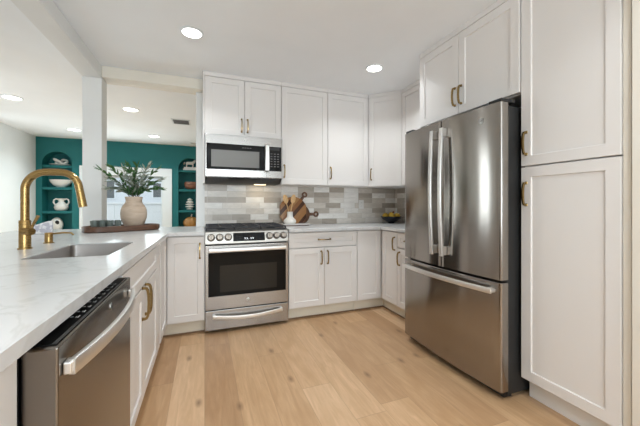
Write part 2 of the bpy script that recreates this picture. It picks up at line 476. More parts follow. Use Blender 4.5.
# teal wall at the far side of the dining room, with two arched niches and the window opening
TY, TB = 7.35, 7.62
def far_wall():
    b = MB()
    N0 = [(-2.925, -2.455), (-0.54, -0.07)]
    zb, zs, Z1 = 0.25, 1.955, CEIL
    win = (-2.15, -0.85, 0.40, 1.755)
    def q(xa, xb, za, zc, y=TY): b.quad((xa, y, za), (xb, y, za), (xb, y, zc), (xa, y, zc))
    xs = [-3.02, N0[0][0], N0[0][1], win[0], win[1], N0[1][0], N0[1][1], 2.56]
    q(xs[0], xs[1], 0, Z1); q(xs[2], xs[3], 0, Z1); q(xs[4], xs[5], 0, Z1); q(xs[6], xs[7], 0, Z1)
    q(win[0], win[1], 0, win[2]); q(win[0], win[1], win[3], Z1)
    for x0, x1 in ((win[0], win[1]),):
        b.quad((x0, TY, win[2]), (x0, TB, win[2]), (x0, TB, win[3]), (x0, TY, win[3]))
        b.quad((x1, TY, win[2]), (x1, TY, win[3]), (x1, TB, win[3]), (x1, TB, win[2]))
        b.quad((x0, TY, win[2]), (x1, TY, win[2]), (x1, TB, win[2]), (x0, TB, win[2]))
        b.quad((x0, TY, win[3]), (x0, TB, win[3]), (x1, TB, win[3]), (x1, TY, win[3]))
    D = TY + 0.25
    for x0, x1 in N0:
        q(x0, x1, 0, zb)
        cx, r = (x0 + x1) / 2, (x1 - x0) / 2
        n = 20; ap = [(cx - r * math.cos(PI * i / n), zs + r * math.sin(PI * i / n)) for i in range(n + 1)]
        for (xa, za), (xb, zc) in zip(ap, ap[1:]):
            b.quad((xa, TY, za), (xb, TY, zc), (xb, TY, Z1), (xa, TY, Z1))
            b.quad((xa, TY, za), (xa, D, za), (xb, D, zc), (xb, TY, zc))
            b.quad((xa, D, zs), (xb, D, zs), (xb, D, zc), (xa, D, za))
        q(x0, x1, zb, zs, D)
        b.quad((x0, TY, zb), (x0, D, zb), (x0, D, zs), (x0, TY, zs)); b.quad((x1, TY, zb), (x1, TY, zs), (x1, D, zs), (x1, D, zb))
        b.quad((x0, TY, zb), (x1, TY, zb), (x1, D, zb), (x0, D, zb))
    # outer face, so that the wall has its thickness
    q(-3.15, win[0], 0, Z1, TB + 0.02); q(win[1], 2.56, 0, Z1, TB + 0.02); q(win[0], win[1], 0, win[2], TB + 0.02); q(win[0], win[1], win[3], Z1, TB + 0.02)
    return b.build('wall_far', 'teal', smooth=False)
struct(far_wall())
struct(MB().box(2.42, 2.56, 3.62, 7.349, 0, CEIL).build('wall_dining', 'wall'))
SHELF = (1.925, 1.495, 1.03, 0.60)
k_ = 8
for x0, x1 in ((-2.925, -2.455), (-0.54, -0.07)):
    for z in SHELF:
        struct(MB().box(x0 + 0.001, x1 - 0.001, TY + 0.012, TY + 0.249, z - 0.05, z, 0.003).build('trim_%d' % k_, 'teal')); k_ += 1
# window of the dining room: casing on the wall, frame, pane
b = MB()
b.box(-2.33, -2.151, TY - 0.022, TY - 0.001, 0.40, 1.755, 0.004); b.box(-0.849, -0.668, TY - 0.022, TY - 0.001, 0.40, 1.755, 0.004)
b.box(-2.33, -0.668, TY - 0.022, TY - 0.001, 1.756, 1.934, 0.004); b.box(-2.36, -0.64, TY - 0.06, TY - 0.001, 0.36, 0.399, 0.004)
struct(b.build('trim_5', 'trim'))
window('window_1', 'y', TY + 0.08, -2.149, -0.851, 0.401, 1.754, 0.035)

# beam over the peninsula, header over the opening, column
struct(MB().box(-1.062, -0.905, -2.79, 3.57, 2.345, CEIL - 0.001, 0.004).build('trim_1', 'wall'))
struct(MB().box(-0.903, -0.0175, 3.385, 3.489, 2.352, CEIL - 0.001, 0.003).box(-0.903, -0.087, 3.489, 3.57, 2.352, CEIL - 0.001).build('trim_2', 'cream'))
struct(MB().box(-1.058, -0.907, 3.40, 3.565, 0.916, 2.344, 0.003).build('trim_3', 'wall'))
struct(MB().box(1.742, 1.764, 0.66, 0.752, 0.001, CEIL - 0.001, 0.003).build('trim_4', 'cream'))

# tiled backsplash (tile pattern in the material)
b = MB(); b.box(0.0, 2.408, 3.478, 3.4895, 0.9165, 1.44); b.box(2.4085, 2.4195, 2.17, 3.4895, 0.9165, 1.44)
struct(b.build('trim_6', 'tile'))

# ------------------------------------------------------------------ cabinet kit (front plane y=0 facing -Y, x to the right, z up)
def shaker(x0, x1, z0, z1, t=0.02, fr=0.057, rec=0.008, y=0.0):
    b = MB(); bm = b.bm; e = 0.0018
    def ring(ix, iy): return [bm.verts.new(p) for p in ((x0 + ix, iy, z0 + ix), (x1 - ix, iy, z0 + ix), (x1 - ix, iy, z1 - ix), (x0 + ix, iy, z1 - ix))]
    R = [ring(0, y + t), ring(0, y + e), ring(e, y), ring(fr, y), ring(fr + 0.003, y + rec)]
    for A, B in zip(R, R[1:]):
        for i in range(4): bm.faces.new((A[i], A[(i + 1) % 4], B[(i + 1) % 4], B[i]))
    bm.faces.new(R[-1]); bm.faces.new(R[0][::-1])
    bmesh.ops.recalc_face_normals(bm, faces=bm.faces)
    return b

def pull(parent, x, z, vertical=True, L=0.128):
    """arched bar pull with two flared feet"""
    h = L / 2; d = 0.03
    prof = [(-h, 0.0), (-h, -0.012), (-h + 0.003, -0.021), (-h + 0.014, -0.0265), (-h * 0.5, -d), (0, -d - 0.0015), (h * 0.5, -d), (h - 0.014, -0.0265), (h - 0.003, -0.021), (h, -0.012), (h, 0.0)]
    b = MB()
    path = [(x, y, z + a) if vertical else (x + a, y, z) for a, y in prof]
    b.bar(path, 0.0125, 0.009, (1, 0, 0) if vertical else (0, 0, 1))
    for s_ in (-h, h):
        c = (x, -0.0002, z + s_) if vertical else (x + s_, -0.0002, z)
        b.box(c[0] - 0.0085, c[0] + 0.0085, -0.005, -0.0003, c[2] - 0.0085, c[2] + 0.0085, 0.002)
    return b.build('handle', 'brass', parent)

def cabinet(name, label, loc, rz, w, depth, z0, z1, fronts, kick=False, group=None, cat='cabinet', front_gap=0.002, top_fill=0.0, extra=None, x_left=0.0):
    t = thing(name, label, cat, loc, rz, group)
    b = MB(); b.box(0.0008 + x_left, w - 0.0008, 0.036, depth, z0, z1, 0.001)
    if top_fill: b.box(0.0008 + x_left, w - 0.0008, 0.0, depth, z1, top_fill, 0.001)
    if extra: extra(b)
    b.build('carcass', 'cabinet', t)
    if kick:
        MB().box(0.001, w - 0.001, 0.075, 0.09, 0.0, z0 - 0.001).build('toe_kick', 'kick', t)
        MB().box(0.001, w - 0.001, 0.064, 0.0745, 0.0, 0.014, 0.003).build('shoe_moulding', 'shoe', t)
    for kind, x0, x1, za, zb, hd in fronts:
        f = shaker(x0 + front_gap, x1 - front_gap, za, zb, fr=0.057 if kind == 'door' else 0.05).build(kind, 'cabinet', t)
        if hd: pull(f, *hd)
    return t

YB, XR, XL, XW = 2.876, 1.812, -0.302, 2.42
# -- base run on the back wall, right of the range
cabinet('base_cabinet', 'white base cabinet with one drawer over two doors, beside the range', (0.768, YB, 0), 0, 0.750, 0.60, 0.115, 0.882, [
    ('drawer', 0, 0.750, 0.725, 0.872, (0.375, 0.80, False)),
    ('door', 0, 0.375, 0.130, 0.715, (0.340, 0.615)), ('door', 0.375, 0.750, 0.130, 0.715, (0.410, 0.615))], kick=True)

def corner_cabinet(name, label, mirror):
    """L-shaped corner unit with a folding two-leaf door; origin at the inner corner of its two door planes"""
    s_ = -1 if mirror else 1
    t = thing(name, label, 'cabinet', (XL if mirror else XR, YB, 0))
    a, d = (0.291 if not mirror else 0.303), 0.60
    l2 = 0.298 if not mirror else 0.375
    # plan of the carcass (x toward the corner is +s_)
    def plan(o, dd): return [(s_ * x, y) for x, y in ((-a, o), (o, o), (o, -l2), (dd, -l2), (dd, d), (-a, d))]
    pts = plan(0.034, 0.60)
    b = MB(); b.prism(pts if not mirror else pts[::-1], 0.115, 0.882, 'z'); b.build('carcass', 'cabinet', t)
    k = MB(); 
    xs = sorted((s_ * -a, s_ * 0.09)); k.box(xs[0], xs[1], 0.075, 0.09, 0, 0.114)
    xs = sorted((s_ * 0.075, s_ * 0.09)); k.box(xs[0], xs[1], -l2, 0.0745, 0, 0.114); k.build('toe_kick', 'kick', t)
    b = MB(); xs = sorted((s_ * -a, s_ * 0.064)); b.box(xs[0], xs[1], 0.064, 0.0745, 0, 0.014, 0.003); xs = sorted((s_ * 0.064, s_ * 0.0745)); b.box(xs[0], xs[1], -l2, 0.0745, 0, 0.014, 0.003); b.build('shoe_moulding', 'shoe', t)
    # leaf on the back wall
    xs = sorted((s_ * (-a + 0.0015), s_ * -0.003))
    f1 = shaker(xs[0], xs[1], 0.130, 0.872).build('door', 'cabinet', t)
    f2m = shaker(0.024, l2 - 0.0015, 0.130, 0.872)
    rot = Matrix.Rotation(-PI / 2 if not mirror else PI / 2, 4, 'Z')
    if mirror:   # faces +X: local x runs along +Y, so shift it below the corner
        f2m = shaker(-l2 + 0.0015, -0.024, 0.130, 0.872)
    f2m.bm.transform(rot)
    f2 = f2m.build('door', 'cabinet', t)
    return t, f1, f2, rot
t, f1, f2, rot = corner_cabinet('corner_cabinet', 'white corner base cabinet with folding door, beside the fridge end of the backsplash', False)
h_ = pull(f2, 0.262, 0.755); h_.data.transform(rot)
t, f1, f2, rot = corner_cabinet('corner_cabinet', 'white corner base cabinet between the range and the sink cabinet', True)
pull(f1, 0.262, 0.745)

# -- right wall, base cabinet next to the fridge (faces -X)
cabinet('base_cabinet', 'narrow white base cabinet half hidden behind the fridge', (XR, 2.575, 0), -PI / 2, 0.392, 0.60, 0.115, 0.882, [
    ('drawer', 0, 0.392, 0.725, 0.872, (0.20, 0.80, False)), ('door', 0, 0.392, 0.130, 0.715, (0.045, 0.615))], kick=True)

# -- sink cabinet in the peninsula (faces +X; local x runs along +Y)
def sink_extra(b):
    pass
def sink_cabinet():
    y0, w = 1.387, 0.943
    t = thing('sink_cabinet', 'white sink base cabinet with false drawer front, beside the dishwasher', 'cabinet', (XL, y0, 0), PI / 2)
    b = MB()
    b.box(0.001, 0.020, 0.021, 0.60, 0.115, 0.882); b.box(w - 0.02, w - 0.001, 0.021, 0.60, 0.115, 0.882)
    b.box(0.02, w - 0.02, 0.021, 0.60, 0.115, 0.135); b.box(0.02, w - 0.02, 0.58, 0.60, 0.135, 0.882); b.box(0.02, w - 0.02, 0.036, 0.05, 0.135, 0.882)
    b.box(w - 0.0005, w + 0.165, 0.006, 0.60, 0.115, 0.882)
    b.build('carcass', 'cabinet', t)
    MB().box(0.001, w + 0.165, 0.075, 0.09, 0, 0.114).build('toe_kick', 'kick', t)
    shaker(0.0015, w - 0.0015, 0.725, 0.872, fr=0.05).build('false_drawer_front', 'cabinet', t)
    f = shaker(0.0015, w * 0.47 - 0.0015, 0.130, 0.715).build('door', 'cabinet', t); pull(f, w * 0.47 - 0.042, 0.64, True, 0.16)
    f = shaker(w * 0.47 + 0.0015, w - 0.0015, 0.130, 0.715).build('door', 'cabinet', t); pull(f, w * 0.47 + 0.042, 0.64, True, 0.16)
sink_cabinet()
# end of the peninsula
b = MB(); b.box(-0.90, -0.345, 0.50, 0.741, 0.0, 0.882, 0.002); b.box(-0.345, -0.330, 0.50, 0.741, 0.0, 0.882, 0.006, 2)
tag(b.build('end_panel', 'cabinet'), 'white end panel of the peninsula beside the dishwasher', 'panel')

# -- uppers
YU = 3.16; UZ0, UZ1 = 1.366, 2.417
cabinet('wall_cabinet', 'short white two-door wall cabinet above the microwave', (0.0, YU, 0), 0, 0.762, 0.317, 1.842, UZ1, [
    ('door', 0, 0.381, 1.846, UZ1 - 0.004, (0.351, 1.955)), ('door', 0.381, 0.762, 1.846, UZ1 - 0.004, (0.411, 1.955))],
    top_fill=CEIL - 0.0015, extra=lambda b: b.box(-0.016, 0.0, 0.0, 0.317, UZ0, CEIL - 0.0015, 0.001))
cabinet('wall_cabinet', 'tall single-door white wall cabinet above the cutting boards', (0.764, YU, 0), 0, 0.533, 0.317, UZ0, UZ1, [
    ('door', 0, 0.533, UZ0 + 0.006, UZ1 - 0.004, (0.03, 1.51))], top_fill=CEIL - 0.0015)
cabinet('wall_cabinet', 'tall single-door white wall cabinet above the wall outlet', (1.298, YU, 0), 0, 0.52, 0.317, UZ0, UZ1, [
    ('door', 0, 0.520, UZ0 + 0.006, UZ1 - 0.004, (0.03, 1.51))], top_fill=CEIL - 0.0015)
# diagonal corner wall cabinet
dx, dy = 0.272, 0.275
DL = math.hypot(dx, dy); da = math.atan2(-dy, dx)
t = thing('corner_wall_cabinet', 'diagonal white corner wall cabinet above the dark fruit bowl', 'cabinet', (1.820, YU, 0), da)
b = MB()
inv = Matrix.Rotation(-da, 4, 'Z')
def dl(x, y):
    v = inv @ Vector((x - 1.820, y - YU, 0)); return (v.x, v.y)
plan = [(1.8205, YU + 0.025), (1.836, YU + 0.014), (2.078, YU - dy + 0.016), (2.105, YU - dy + 0.0005), (2.405, YU - dy + 0.0005), (2.405, 3.477), (1.8205, 3.477)]
b.prism([dl(*p) for p in plan], UZ0, CEIL - 0.0015, 'z'); b.build('carcass', 'cabinet', t)
f = shaker(0.003, DL - 0.003, UZ0 + 0.006, UZ1 - 0.004).build('door', 'cabinet', t); pull(f, 0.035, 1.51)
b = MB(); b.box(0.004, DL - 0.004, 0.003, 0.03, UZ1, CEIL - 0.0015); b.build('filler', 'cabinet', t)
cabinet('wall_cabinet', 'white wall cabinet on the side wall between the corner cabinet and the fridge', (2.09, 2.883, 0), -PI / 2, 0.722, 0.315, UZ0, UZ1, [
    ('door', 0, 0.36, UZ0 + 0.006, UZ1 - 0.004, None), ('door', 0.36, 0.722, UZ0 + 0.006, UZ1 - 0.004, None)], top_fill=CEIL - 0.0015)
cabinet('fridge_top_cabinet', 'white two-door cabinet directly above the steel fridge', (1.748, 2.156, 0), -PI / 2, 0.896, 0.66, 1.818, UZ1, [
    ('door', 0, 0.430, 1.822, UZ1 - 0.004, (0.402, 1.955)), ('door', 0.430, 0.896, 1.822, UZ1 - 0.004, (0.460, 1.955))], top_fill=CEIL - 0.0015)
t = cabinet('pantry_cabinet', 'tall white pantry cabinet with two stacked doors beside the fridge', (1.755, 1.2575, 0), -PI / 2, 0.466, 0.65, 0.115, UZ1, [
    ('door', 0, 0.466, 0.130, 1.371, (0.034, 1.215)), ('door', 0, 0.466, 1.379, UZ1 - 0.004, (0.034, 1.51))], top_fill=CEIL - 0.0015)
MB().box(0.001, 0.465, 0.075, 0.09, 0, 0.114).build('toe_kick', 'plastic', t)
MB().box(0.467, 0.495, 0.010, 0.30, 0.0, CEIL - 0.0015).build('filler', 'cream', t)

# ------------------------------------------------------------------ worktops
CT0, CT1 = 0.884, 0.915
def slab_with_hole(outer, hole):
    """worktop slab: outline with a rectangular sink cut-out"""
    b = MB(); bm = b.bm
    from mathutils.geometry import tessellate_polygon
    polys = [[Vector((x, y, 0)) for x, y in outer], [Vector((x, y, 0)) for x, y in hole]]
    tris = tessellate_polygon(polys); allp = outer + hole
    for z in (CT0, CT1):
        vs = [bm.verts.new((x, y, z)) for x, y in allp]
        for tr in tris:
            try: bm.faces.new([vs[i] for i in tr])
            except ValueError: pass
    for loop in (outer, hole):
        for i in range(len(loop)):
            p, q = loop[i], loop[(i + 1) % len(loop)]
            b.quad((*p, CT0), (*q, CT0), (*q, CT1), (*p, CT1))
    bmesh.ops.remove_doubles(bm, verts=bm.verts, dist=1e-6)
    bmesh.ops.recalc_face_normals(bm, faces=bm.faces)
    return b
SX0, SX1, SY0, SY1 = -0.745, -0.420, 1.675, 2.225
def rrect(x0, x1, y0, y1, r, n=5):
    out = []
    for cx, cy, a0 in ((x1 - r, y1 - r, 0), (x0 + r, y1 - r, 90), (x0 + r, y0 + r, 180), (x1 - r, y0 + r, 270)):
        for i in range(n + 1):
            a = math.radians(a0 + 90 * i / n); out.append((cx + r * math.cos(a), cy + r * math.sin(a)))
    return out
outer = [(-0.305, 0.48), (-0.286, 2.846), (-0.003, 2.846), (-0.003, 3.4885), (-0.0865, 3.4885), (-0.0865, 3.60), (-1.62, 3.60), (-1.62, 0.48)]
tag(slab_with_hole(outer, rrect(SX0, SX1, SY0, SY1, 0.02)).build('worktop', 'quartz', smooth=False), 'white veined quartz worktop of the peninsula with the sink cut-out', 'countertop')
b = MB(); b.prism([(0.768, 2.846), (1.782, 2.846), (1.782, 2.181), (2.4075, 2.181), (2.4075, 3.477), (0.768, 3.477)], CT0, CT1, 'z', 0.002)
tag(b.build('worktop', 'quartz', smooth=False), 'white L-shaped quartz worktop between range and fridge under the backsplash', 'countertop')

# undermount sink
t = thing('sink', 'stainless steel undermount sink set in the peninsula worktop', 'sink', (0, 0, 0))
b = MB(); bm = b.bm; n = 0
rings = []
for inset, z in ((0.0008, CT1 - 0.004), (0.004, CT1 - 0.005), (0.008, 0.70), (0.02, 0.672), (0.06, 0.668)):
    rings.append([bm.verts.new((x, y, z)) for x, y in rrect(SX0 + inset, SX1 - inset, SY0 + inset, SY1 - inset, max(0.012, 0.03 - inset))])
for A, B in zip(rings, rings[1:]):
    for i in range(len(A)): bm.faces.new((A[i], A[(i + 1) % len(A)], B[(i + 1) % len(B)], B[i]))
bm.faces.new(rings[-1]); b.build('basin', 'sink', t)
MB().lathe([(0.0, 0.0), (0.045, 0.0), (0.045, 0.004), (0.03, 0.005), (0.0, 0.003)], (-0.58, 1.95, 0.6685)).build('drain', 'handle_steel', t)

# ------------------------------------------------------------------ dishwasher
def emblem(parent, r, rot, loc):
    """small round badge with script initials"""
    mtx = Matrix.Translation(loc) @ rot
    b = MB(); b.lathe([(0, 0), (r, 0), (r, 0.0012), (r * 0.9, 0.0018), (0, 0.0018)], seg=24, mtx=mtx)
    e = b.build('emblem', 'handle_steel', parent)
    g = MB(); g.tube([mtx @ Vector((r * 0.8 * math.cos(a), r * 0.8 * math.sin(a), 0.002)) for a in [2 * PI * i / 24 for i in range(24)]], r * 0.06, 5, True)
    g.build('emblem_ring', 'charcoal', e)
    cu = bpy.data.curves.new('lettering', 'FONT'); cu.body = 'GE'; cu.size = r * 1.05; cu.align_x = 'CENTER'; cu.align_y = 'CENTER'; cu.extrude = 0.0004; cu.shear = 0.25
    cu.materials.append(M['charcoal'])
    tmp = bpy.data.objects.new('lettering_curve', cu); C.collection.objects.link(tmp); bpy.context.view_layer.update()
    me = bpy.data.meshes.new_from_object(tmp.evaluated_get(bpy.context.evaluated_depsgraph_get()))
    bpy.data.objects.remove(tmp)
    o = bpy.data.objects.new('lettering', me); C.collection.objects.link(o)
    o.parent = e; o.matrix_local = mtx @ Matrix.Translation((0, 0, 0.0022))
FACE = Matrix.Rotation(PI / 2, 4, 'X')     # disc lying in XY -> facing -Y

def dishwasher():
    t = thing('dishwasher', 'dark stainless steel dishwasher with bowed bar handle in the peninsula', 'dishwasher', (-0.273, 0.750, 0), PI / 2)
    w = 0.630
    MB().box(0.004, w - 0.004, 0.078, 0.62, 0.10, 0.860).build('tub', 'charcoal', t)
    MB().box(0.002, w - 0.002, 0.062, 0.0775, 0.105, 0.868).build('gasket', 'black', t)
    MB().box(0.0, w, 0.0, 0.061, 0.115, 0.868, 0.004, 2).build('door', 'dish', t)
    p = MB().box(0.012, w - 0.03, 0.006, 0.058, 0.866, 0.8705, 0.001).build('control_panel', 'black_glass', t)
    for i in range(9):
        x = 0.17 + i * 0.042
        b = MB()
        b.box(x, x + 0.016, 0.022, 0.0240, 0.8706, 0.8709); b.box(x + 0.002, x + 0.012, 0.027, 0.0282, 0.8706, 0.8709)
        b.tube([(x + 0.010 + 0.0035 * math.cos(a), 0.038 + 0.0035 * math.sin(a), 0.8708) for a in [2 * PI * j / 12 for j in range(12)]], 0.0005, 4, True)
        b.build('button_marking', 'white_mark', p)
    MB().box(0.10, w - 0.10, 0.09, 0.10, 0.0, 0.099).build('toe_kick', 'black', t)
    d = t.children[2]
    pts = []
    for i in range(25):
        u = -1 + 2 * i / 24
        pts.append((w / 2 + u * 0.290, -0.014 - 0.032 * (1 - u * u), 0.814))
    b = MB(); b.sweep(pts, rrect(-0.0165, 0.0165, -0.0065, 0.0065, 0.0015, 2), up=(0, 0, 1))
    h = b.build('handle', 'handle_steel', t)
    for x in (0.032, w - 0.032):
        MB().box(x - 0.014, x + 0.014, -0.016, -0.0005, 0.801, 0.827, 0.003, 2).build('handle_mount', 'handle_steel', h)
    emblem(t, 0.011, FACE, (w / 2 + 0.05, -0.0005, 0.835))
    # dark joint between the end panel and the door
dishwasher()

# ------------------------------------------------------------------ range
def knob(parent, x, y, z, tilt):
    m = Matrix.Translation((x, y, z)) @ Matrix.Rotation(PI / 2 - tilt, 4, 'X')
    b = MB(); b.lathe([(0.0, 0.0), (0.0285, 0.0), (0.029, 0.006), (0.026, 0.009), (0.0245, 0.028), (0.022, 0.031), (0.0, 0.032)], seg=24, mtx=m)
    b.box(-0.0045, 0.0045, -0.022, 0.022, 0.030, 0.040, 0.002, 1, m)
    k = b.build('knob', 'knob', parent)
    MB().lathe([(0.020, 0.0), (0.034, 0.0), (0.034, 0.002), (0.020, 0.002), (0.020, 0.0)], seg=24, cap=False, mtx=Matrix.Translation((x, y, z)) @ Matrix.Rotation(PI / 2 - tilt, 4, 'X')).build('knob_ring', 'charcoal', k)

def kitchen_range():
    w = 0.757
    t = thing('range', 'stainless steel slide-in gas range with black grates and six knobs', 'stove', (0.0035, 2.8587, 0))
    MB().box(0.004, w - 0.004, 0.052, 0.615, 0.03, 0.905).build('oven_body', 'charcoal', t)
    for x in (0.06, w - 0.06):
        for y in (0.09, 0.57): MB().cyl((x, y, 0), (x, y, 0.029), 0.014).build('levelling_foot', 'black', t)
    # control panel, tilted face
    tilt = math.radians(14)
    b = MB(); b.prism([(0.0, 0.800), (0.0, 0.812), (0.022, 0.905), (0.051, 0.915), (0.051, 0.800)], 0.0, w, 'x', 0.002); cp = b.build('control_panel', 'panel_steel', t)
    def on(z): return 0.0 + (z - 0.812) / 0.093 * 0.022
    for x in (0.050, 0.123, 0.197, w - 0.184, w - 0.116, w - 0.047): knob(cp, x, on(0.857) - 0.0006, 0.857, tilt)
    b = MB(); b.prism([(on(0.817) - 0.002, 0.817), (on(0.893) - 0.002, 0.893), (on(0.893) + 0.002, 0.893), (on(0.817) + 0.002, 0.817)], 0.240, w - 0.228, 'x'); dp = b.build('display', 'black_glass', cp)
    b = MB()
    for i in range(5):
        x = 0.340 + i * 0.018; z = 0.833
        if i == 2: b.box(x + 0.003, x + 0.006, on(z + 0.004) - 0.003, on(z + 0.004) - 0.0022, z + 0.003, z + 0.006)
        else: b.box(x, x + 0.011, on(z + 0.006) - 0.003, on(z + 0.006) - 0.0022, z, z + 0.0028); b.box(x, x + 0.011, on(z + 0.006) - 0.003, on(z + 0.006) - 0.0022, z + 0.010, z + 0.0128); b.box(x + 0.0085, x + 0.011, on(z + 0.006) - 0.003, on(z + 0.006) - 0.0022, z, z + 0.0128)
    b.build('clock_digits', 'digits', dp)
    # cooktop
    MB().box(0.0, w, 0.030, 0.615, 0.9055, 0.921, 0.003).build('cooktop', 'black_glass', t) if False else None
    ct = MB().box(0.0, w, 0.0515, 0.612, 0.9055, 0.921, 0.003).build('cooktop', 'iron', t)
    for x, y, r in ((0.14, 0.18, 0.042), (0.14, 0.46, 0.036), (0.378, 0.32, 0.05), (0.617, 0.18, 0.046), (0.617, 0.46, 0.034)):
        MB().lathe([(0, 0), (r, 0), (r, 0.008), (r * 0.8, 0.010), (r * 0.78, 0.016), (0, 0.018)], (x, y, 0.9212), 20).build('burner', 'charcoal', ct)
    for g in range(3):
        x0, x1 = 0.012 + g * 0.2455, 0.012 + g * 0.2455 + 0.241
        b = MB(); z0, z1 = 0.934, 0.948; s_ = 0.006
        for x in (x0, x1): b.box(x - s_, x + s_, 0.062, 0.600, z0, z1, 0.002)
        for y in (0.064, 0.20, 0.33, 0.46, 0.598): b.box(x0, x1, y - s_, y + s_, z0, z1, 0.002)
        xm = (x0 + x1) / 2; b.box(xm - s_, xm + s_, 0.064, 0.598, z0, z1, 0.002)
        for x in (x0, x1):
            for y in (0.064, 0.33, 0.598): b.box(x - s_, x + s_, y - s_, y + s_, 0.9212, z0, 0.001)
        b.build('grate', 'iron', ct)
    # oven door
    d = MB().box(0.0, w, 0.0, 0.050, 0.2125, 0.787, 0.004, 2).build('oven_door', 'steel', t)
    gl = MB().box(0.026, w - 0.026, -0.002, 0.002, 0.330, 0.722, 0.001).build('door_glass', 'black_glass', d)
    MB().box(0.125, w - 0.115, -0.003, -0.0022, 0.365, 0.605, 0.0003).build('door_window', 'oven_glass', gl)
    pts = [(0.035 + (w - 0.07) * i / 16, -0.048 - 0.010 * math.sin(PI * i / 16), 0.748) for i in range(17)]
    h = MB().sweep(pts, rrect(-0.016, 0.016, -0.009, 0.009, 0.005, 3), up=(0, 0, 1)).build('handle', 'handle_steel', d)
    for x in (0.055, w - 0.055): MB().box(x - 0.016, x + 0.016, -0.046, -0.0005, 0.737, 0.759, 0.004).build('handle_mount', 'handle_steel', h)
    emblem(d, 0.015, FACE, (w / 2 - 0.005, -0.0005, 0.277))
    # warming drawer
    dr = MB().box(0.0, w, 0.0, 0.050, 0.030, 0.2045, 0.004, 2).build('drawer', 'steel', t)
    pts = [(0.065 + (w - 0.13) * i / 20, -0.022 - 0.02 * math.sin(PI * i / 20), 0.155 - 0.022 * math.sin(PI * i / 20)) for i in range(21)]
    h = MB().sweep(pts, rrect(-0.016, 0.016, -0.006, 0.006, 0.003, 3), up=(0, 0, 1)).build('handle', 'handle_steel', dr)
    for x in (0.075, w - 0.075): MB().box(x - 0.012, x + 0.012, -0.024, -0.0005, 0.142, 0.17, 0.004).build('handle_mount', 'handle_steel', h)
kitchen_range()

# ------------------------------------------------------------------ microwave
def microwave():
    w = 0.754; z0, z1 = 1.427, 1.836
    t = thing('microwave', 'stainless steel over-the-range microwave with black door under the short wall cabinet', 'microwave', (0.004, 3.095, 0))
    MB().box(0.002, w - 0.002, 0.032, 0.38, z0 - 0.004, z1, 0.002).build('case', 'steel', t)
    d = MB().box(0.0, w, 0.0, 0.031, z0, z1, 0.003, 2).build('front', 'steel', t)
    g = MB().box(0.012, w * 0.755, -0.004, 0.002, z0 + 0.070, z1 - 0.088, 0.002).build('door_glass', 'black_glass', d)
    MB().box(0.055, w * 0.755 - 0.055, -0.0048, -0.0042, z0 + 0.095, z1 - 0.150).build('door_window', 'micro_glass', g)
    b = MB()
    for i in range(4): b.box(0.345 + i * 0.024, 0.345 + i * 0.024 + 0.017, -0.0047, -0.0042, z1 - 0.120, z1 - 0.1165)
    b.build('door_marking', 'vent_grey', g)
    MB().bar([(w * 0.782, -0.012, z0 + 0.060), (w * 0.782, -0.036, z0 + 0.075), (w * 0.782, -0.040, z0 + 0.15), (w * 0.782, -0.042, (z0 + z1) / 2), (w * 0.782, -0.040, z1 - 0.15), (w * 0.782, -0.036, z1 - 0.085), (w * 0.782, -0.012, z1 - 0.072)], 0.036, 0.010, (0, -1, 0)).build('handle', 'handle_steel', d)
    MB().box(w * 0.782 - 0.01, w * 0.782 + 0.01, -0.014, 0.0, z0 + 0.055, z0 + 0.075).build('handle_mount', 'handle_steel', d)
    p = MB().box(w * 0.812, w - 0.010, -0.004, 0.002, z0 + 0.070, z1 - 0.088, 0.002).build('control_panel', 'black_glass', d)
    MB().box(w * 0.83, w - 0.03, -0.0048, -0.0042, z1 - 0.125, z1 - 0.095).build('display', 'charcoal', p)
    for r in range(6):
        for c in range(3):
            x = w * 0.836 + c * 0.034; z = z1 - 0.158 - r * 0.026
            MB().box(x, x + 0.018, -0.0047, -0.0042, z - 0.007, z).build('button', 'vent_grey', p)
    MB().box(w * 0.784 - 0.0008, w * 0.784 + 0.0008, -0.0006, 0.0, z0 + 0.002, z0 + 0.065).build('seam', 'charcoal', d)
    emblem(d, 0.011, FACE, (w * 0.5, -0.0003, z1 - 0.040))
    # vent hood underside, sloping back
    b = MB(); b.prism([(0.004, z0 - 0.005), (0.375, z0 - 0.005), (0.375, 1.372), (0.10, 1.372)], 0.004, w - 0.004, 'x', 0.002); v = b.build('vent_base', 'black', t)
    MB().box(0.50, 0.62, 0.20, 0.26, 1.368, 1.3715).build('task_lamp', 'task_lens', v)
    lp = area('task_lamp_light', (0.004 + 0.56, 3.095 + 0.23, 1.362), (0, 0.15, -1), 0.12, 0.05, 0.35, (1.0, 0.80, 0.50))
    for x0, x1 in ((0.02, 0.22), (0.53, 0.735)):
        b = MB()
        for i in range(4):
            yy = 0.014 + i * 0.019; zz = z0 - 0.008 - i * 0.0095
            b.box(x0, x1, yy, yy + 0.004, zz - 0.004, zz, 0.001)
        b.build('vent_grille', 'vent_grey', v)
microwave()

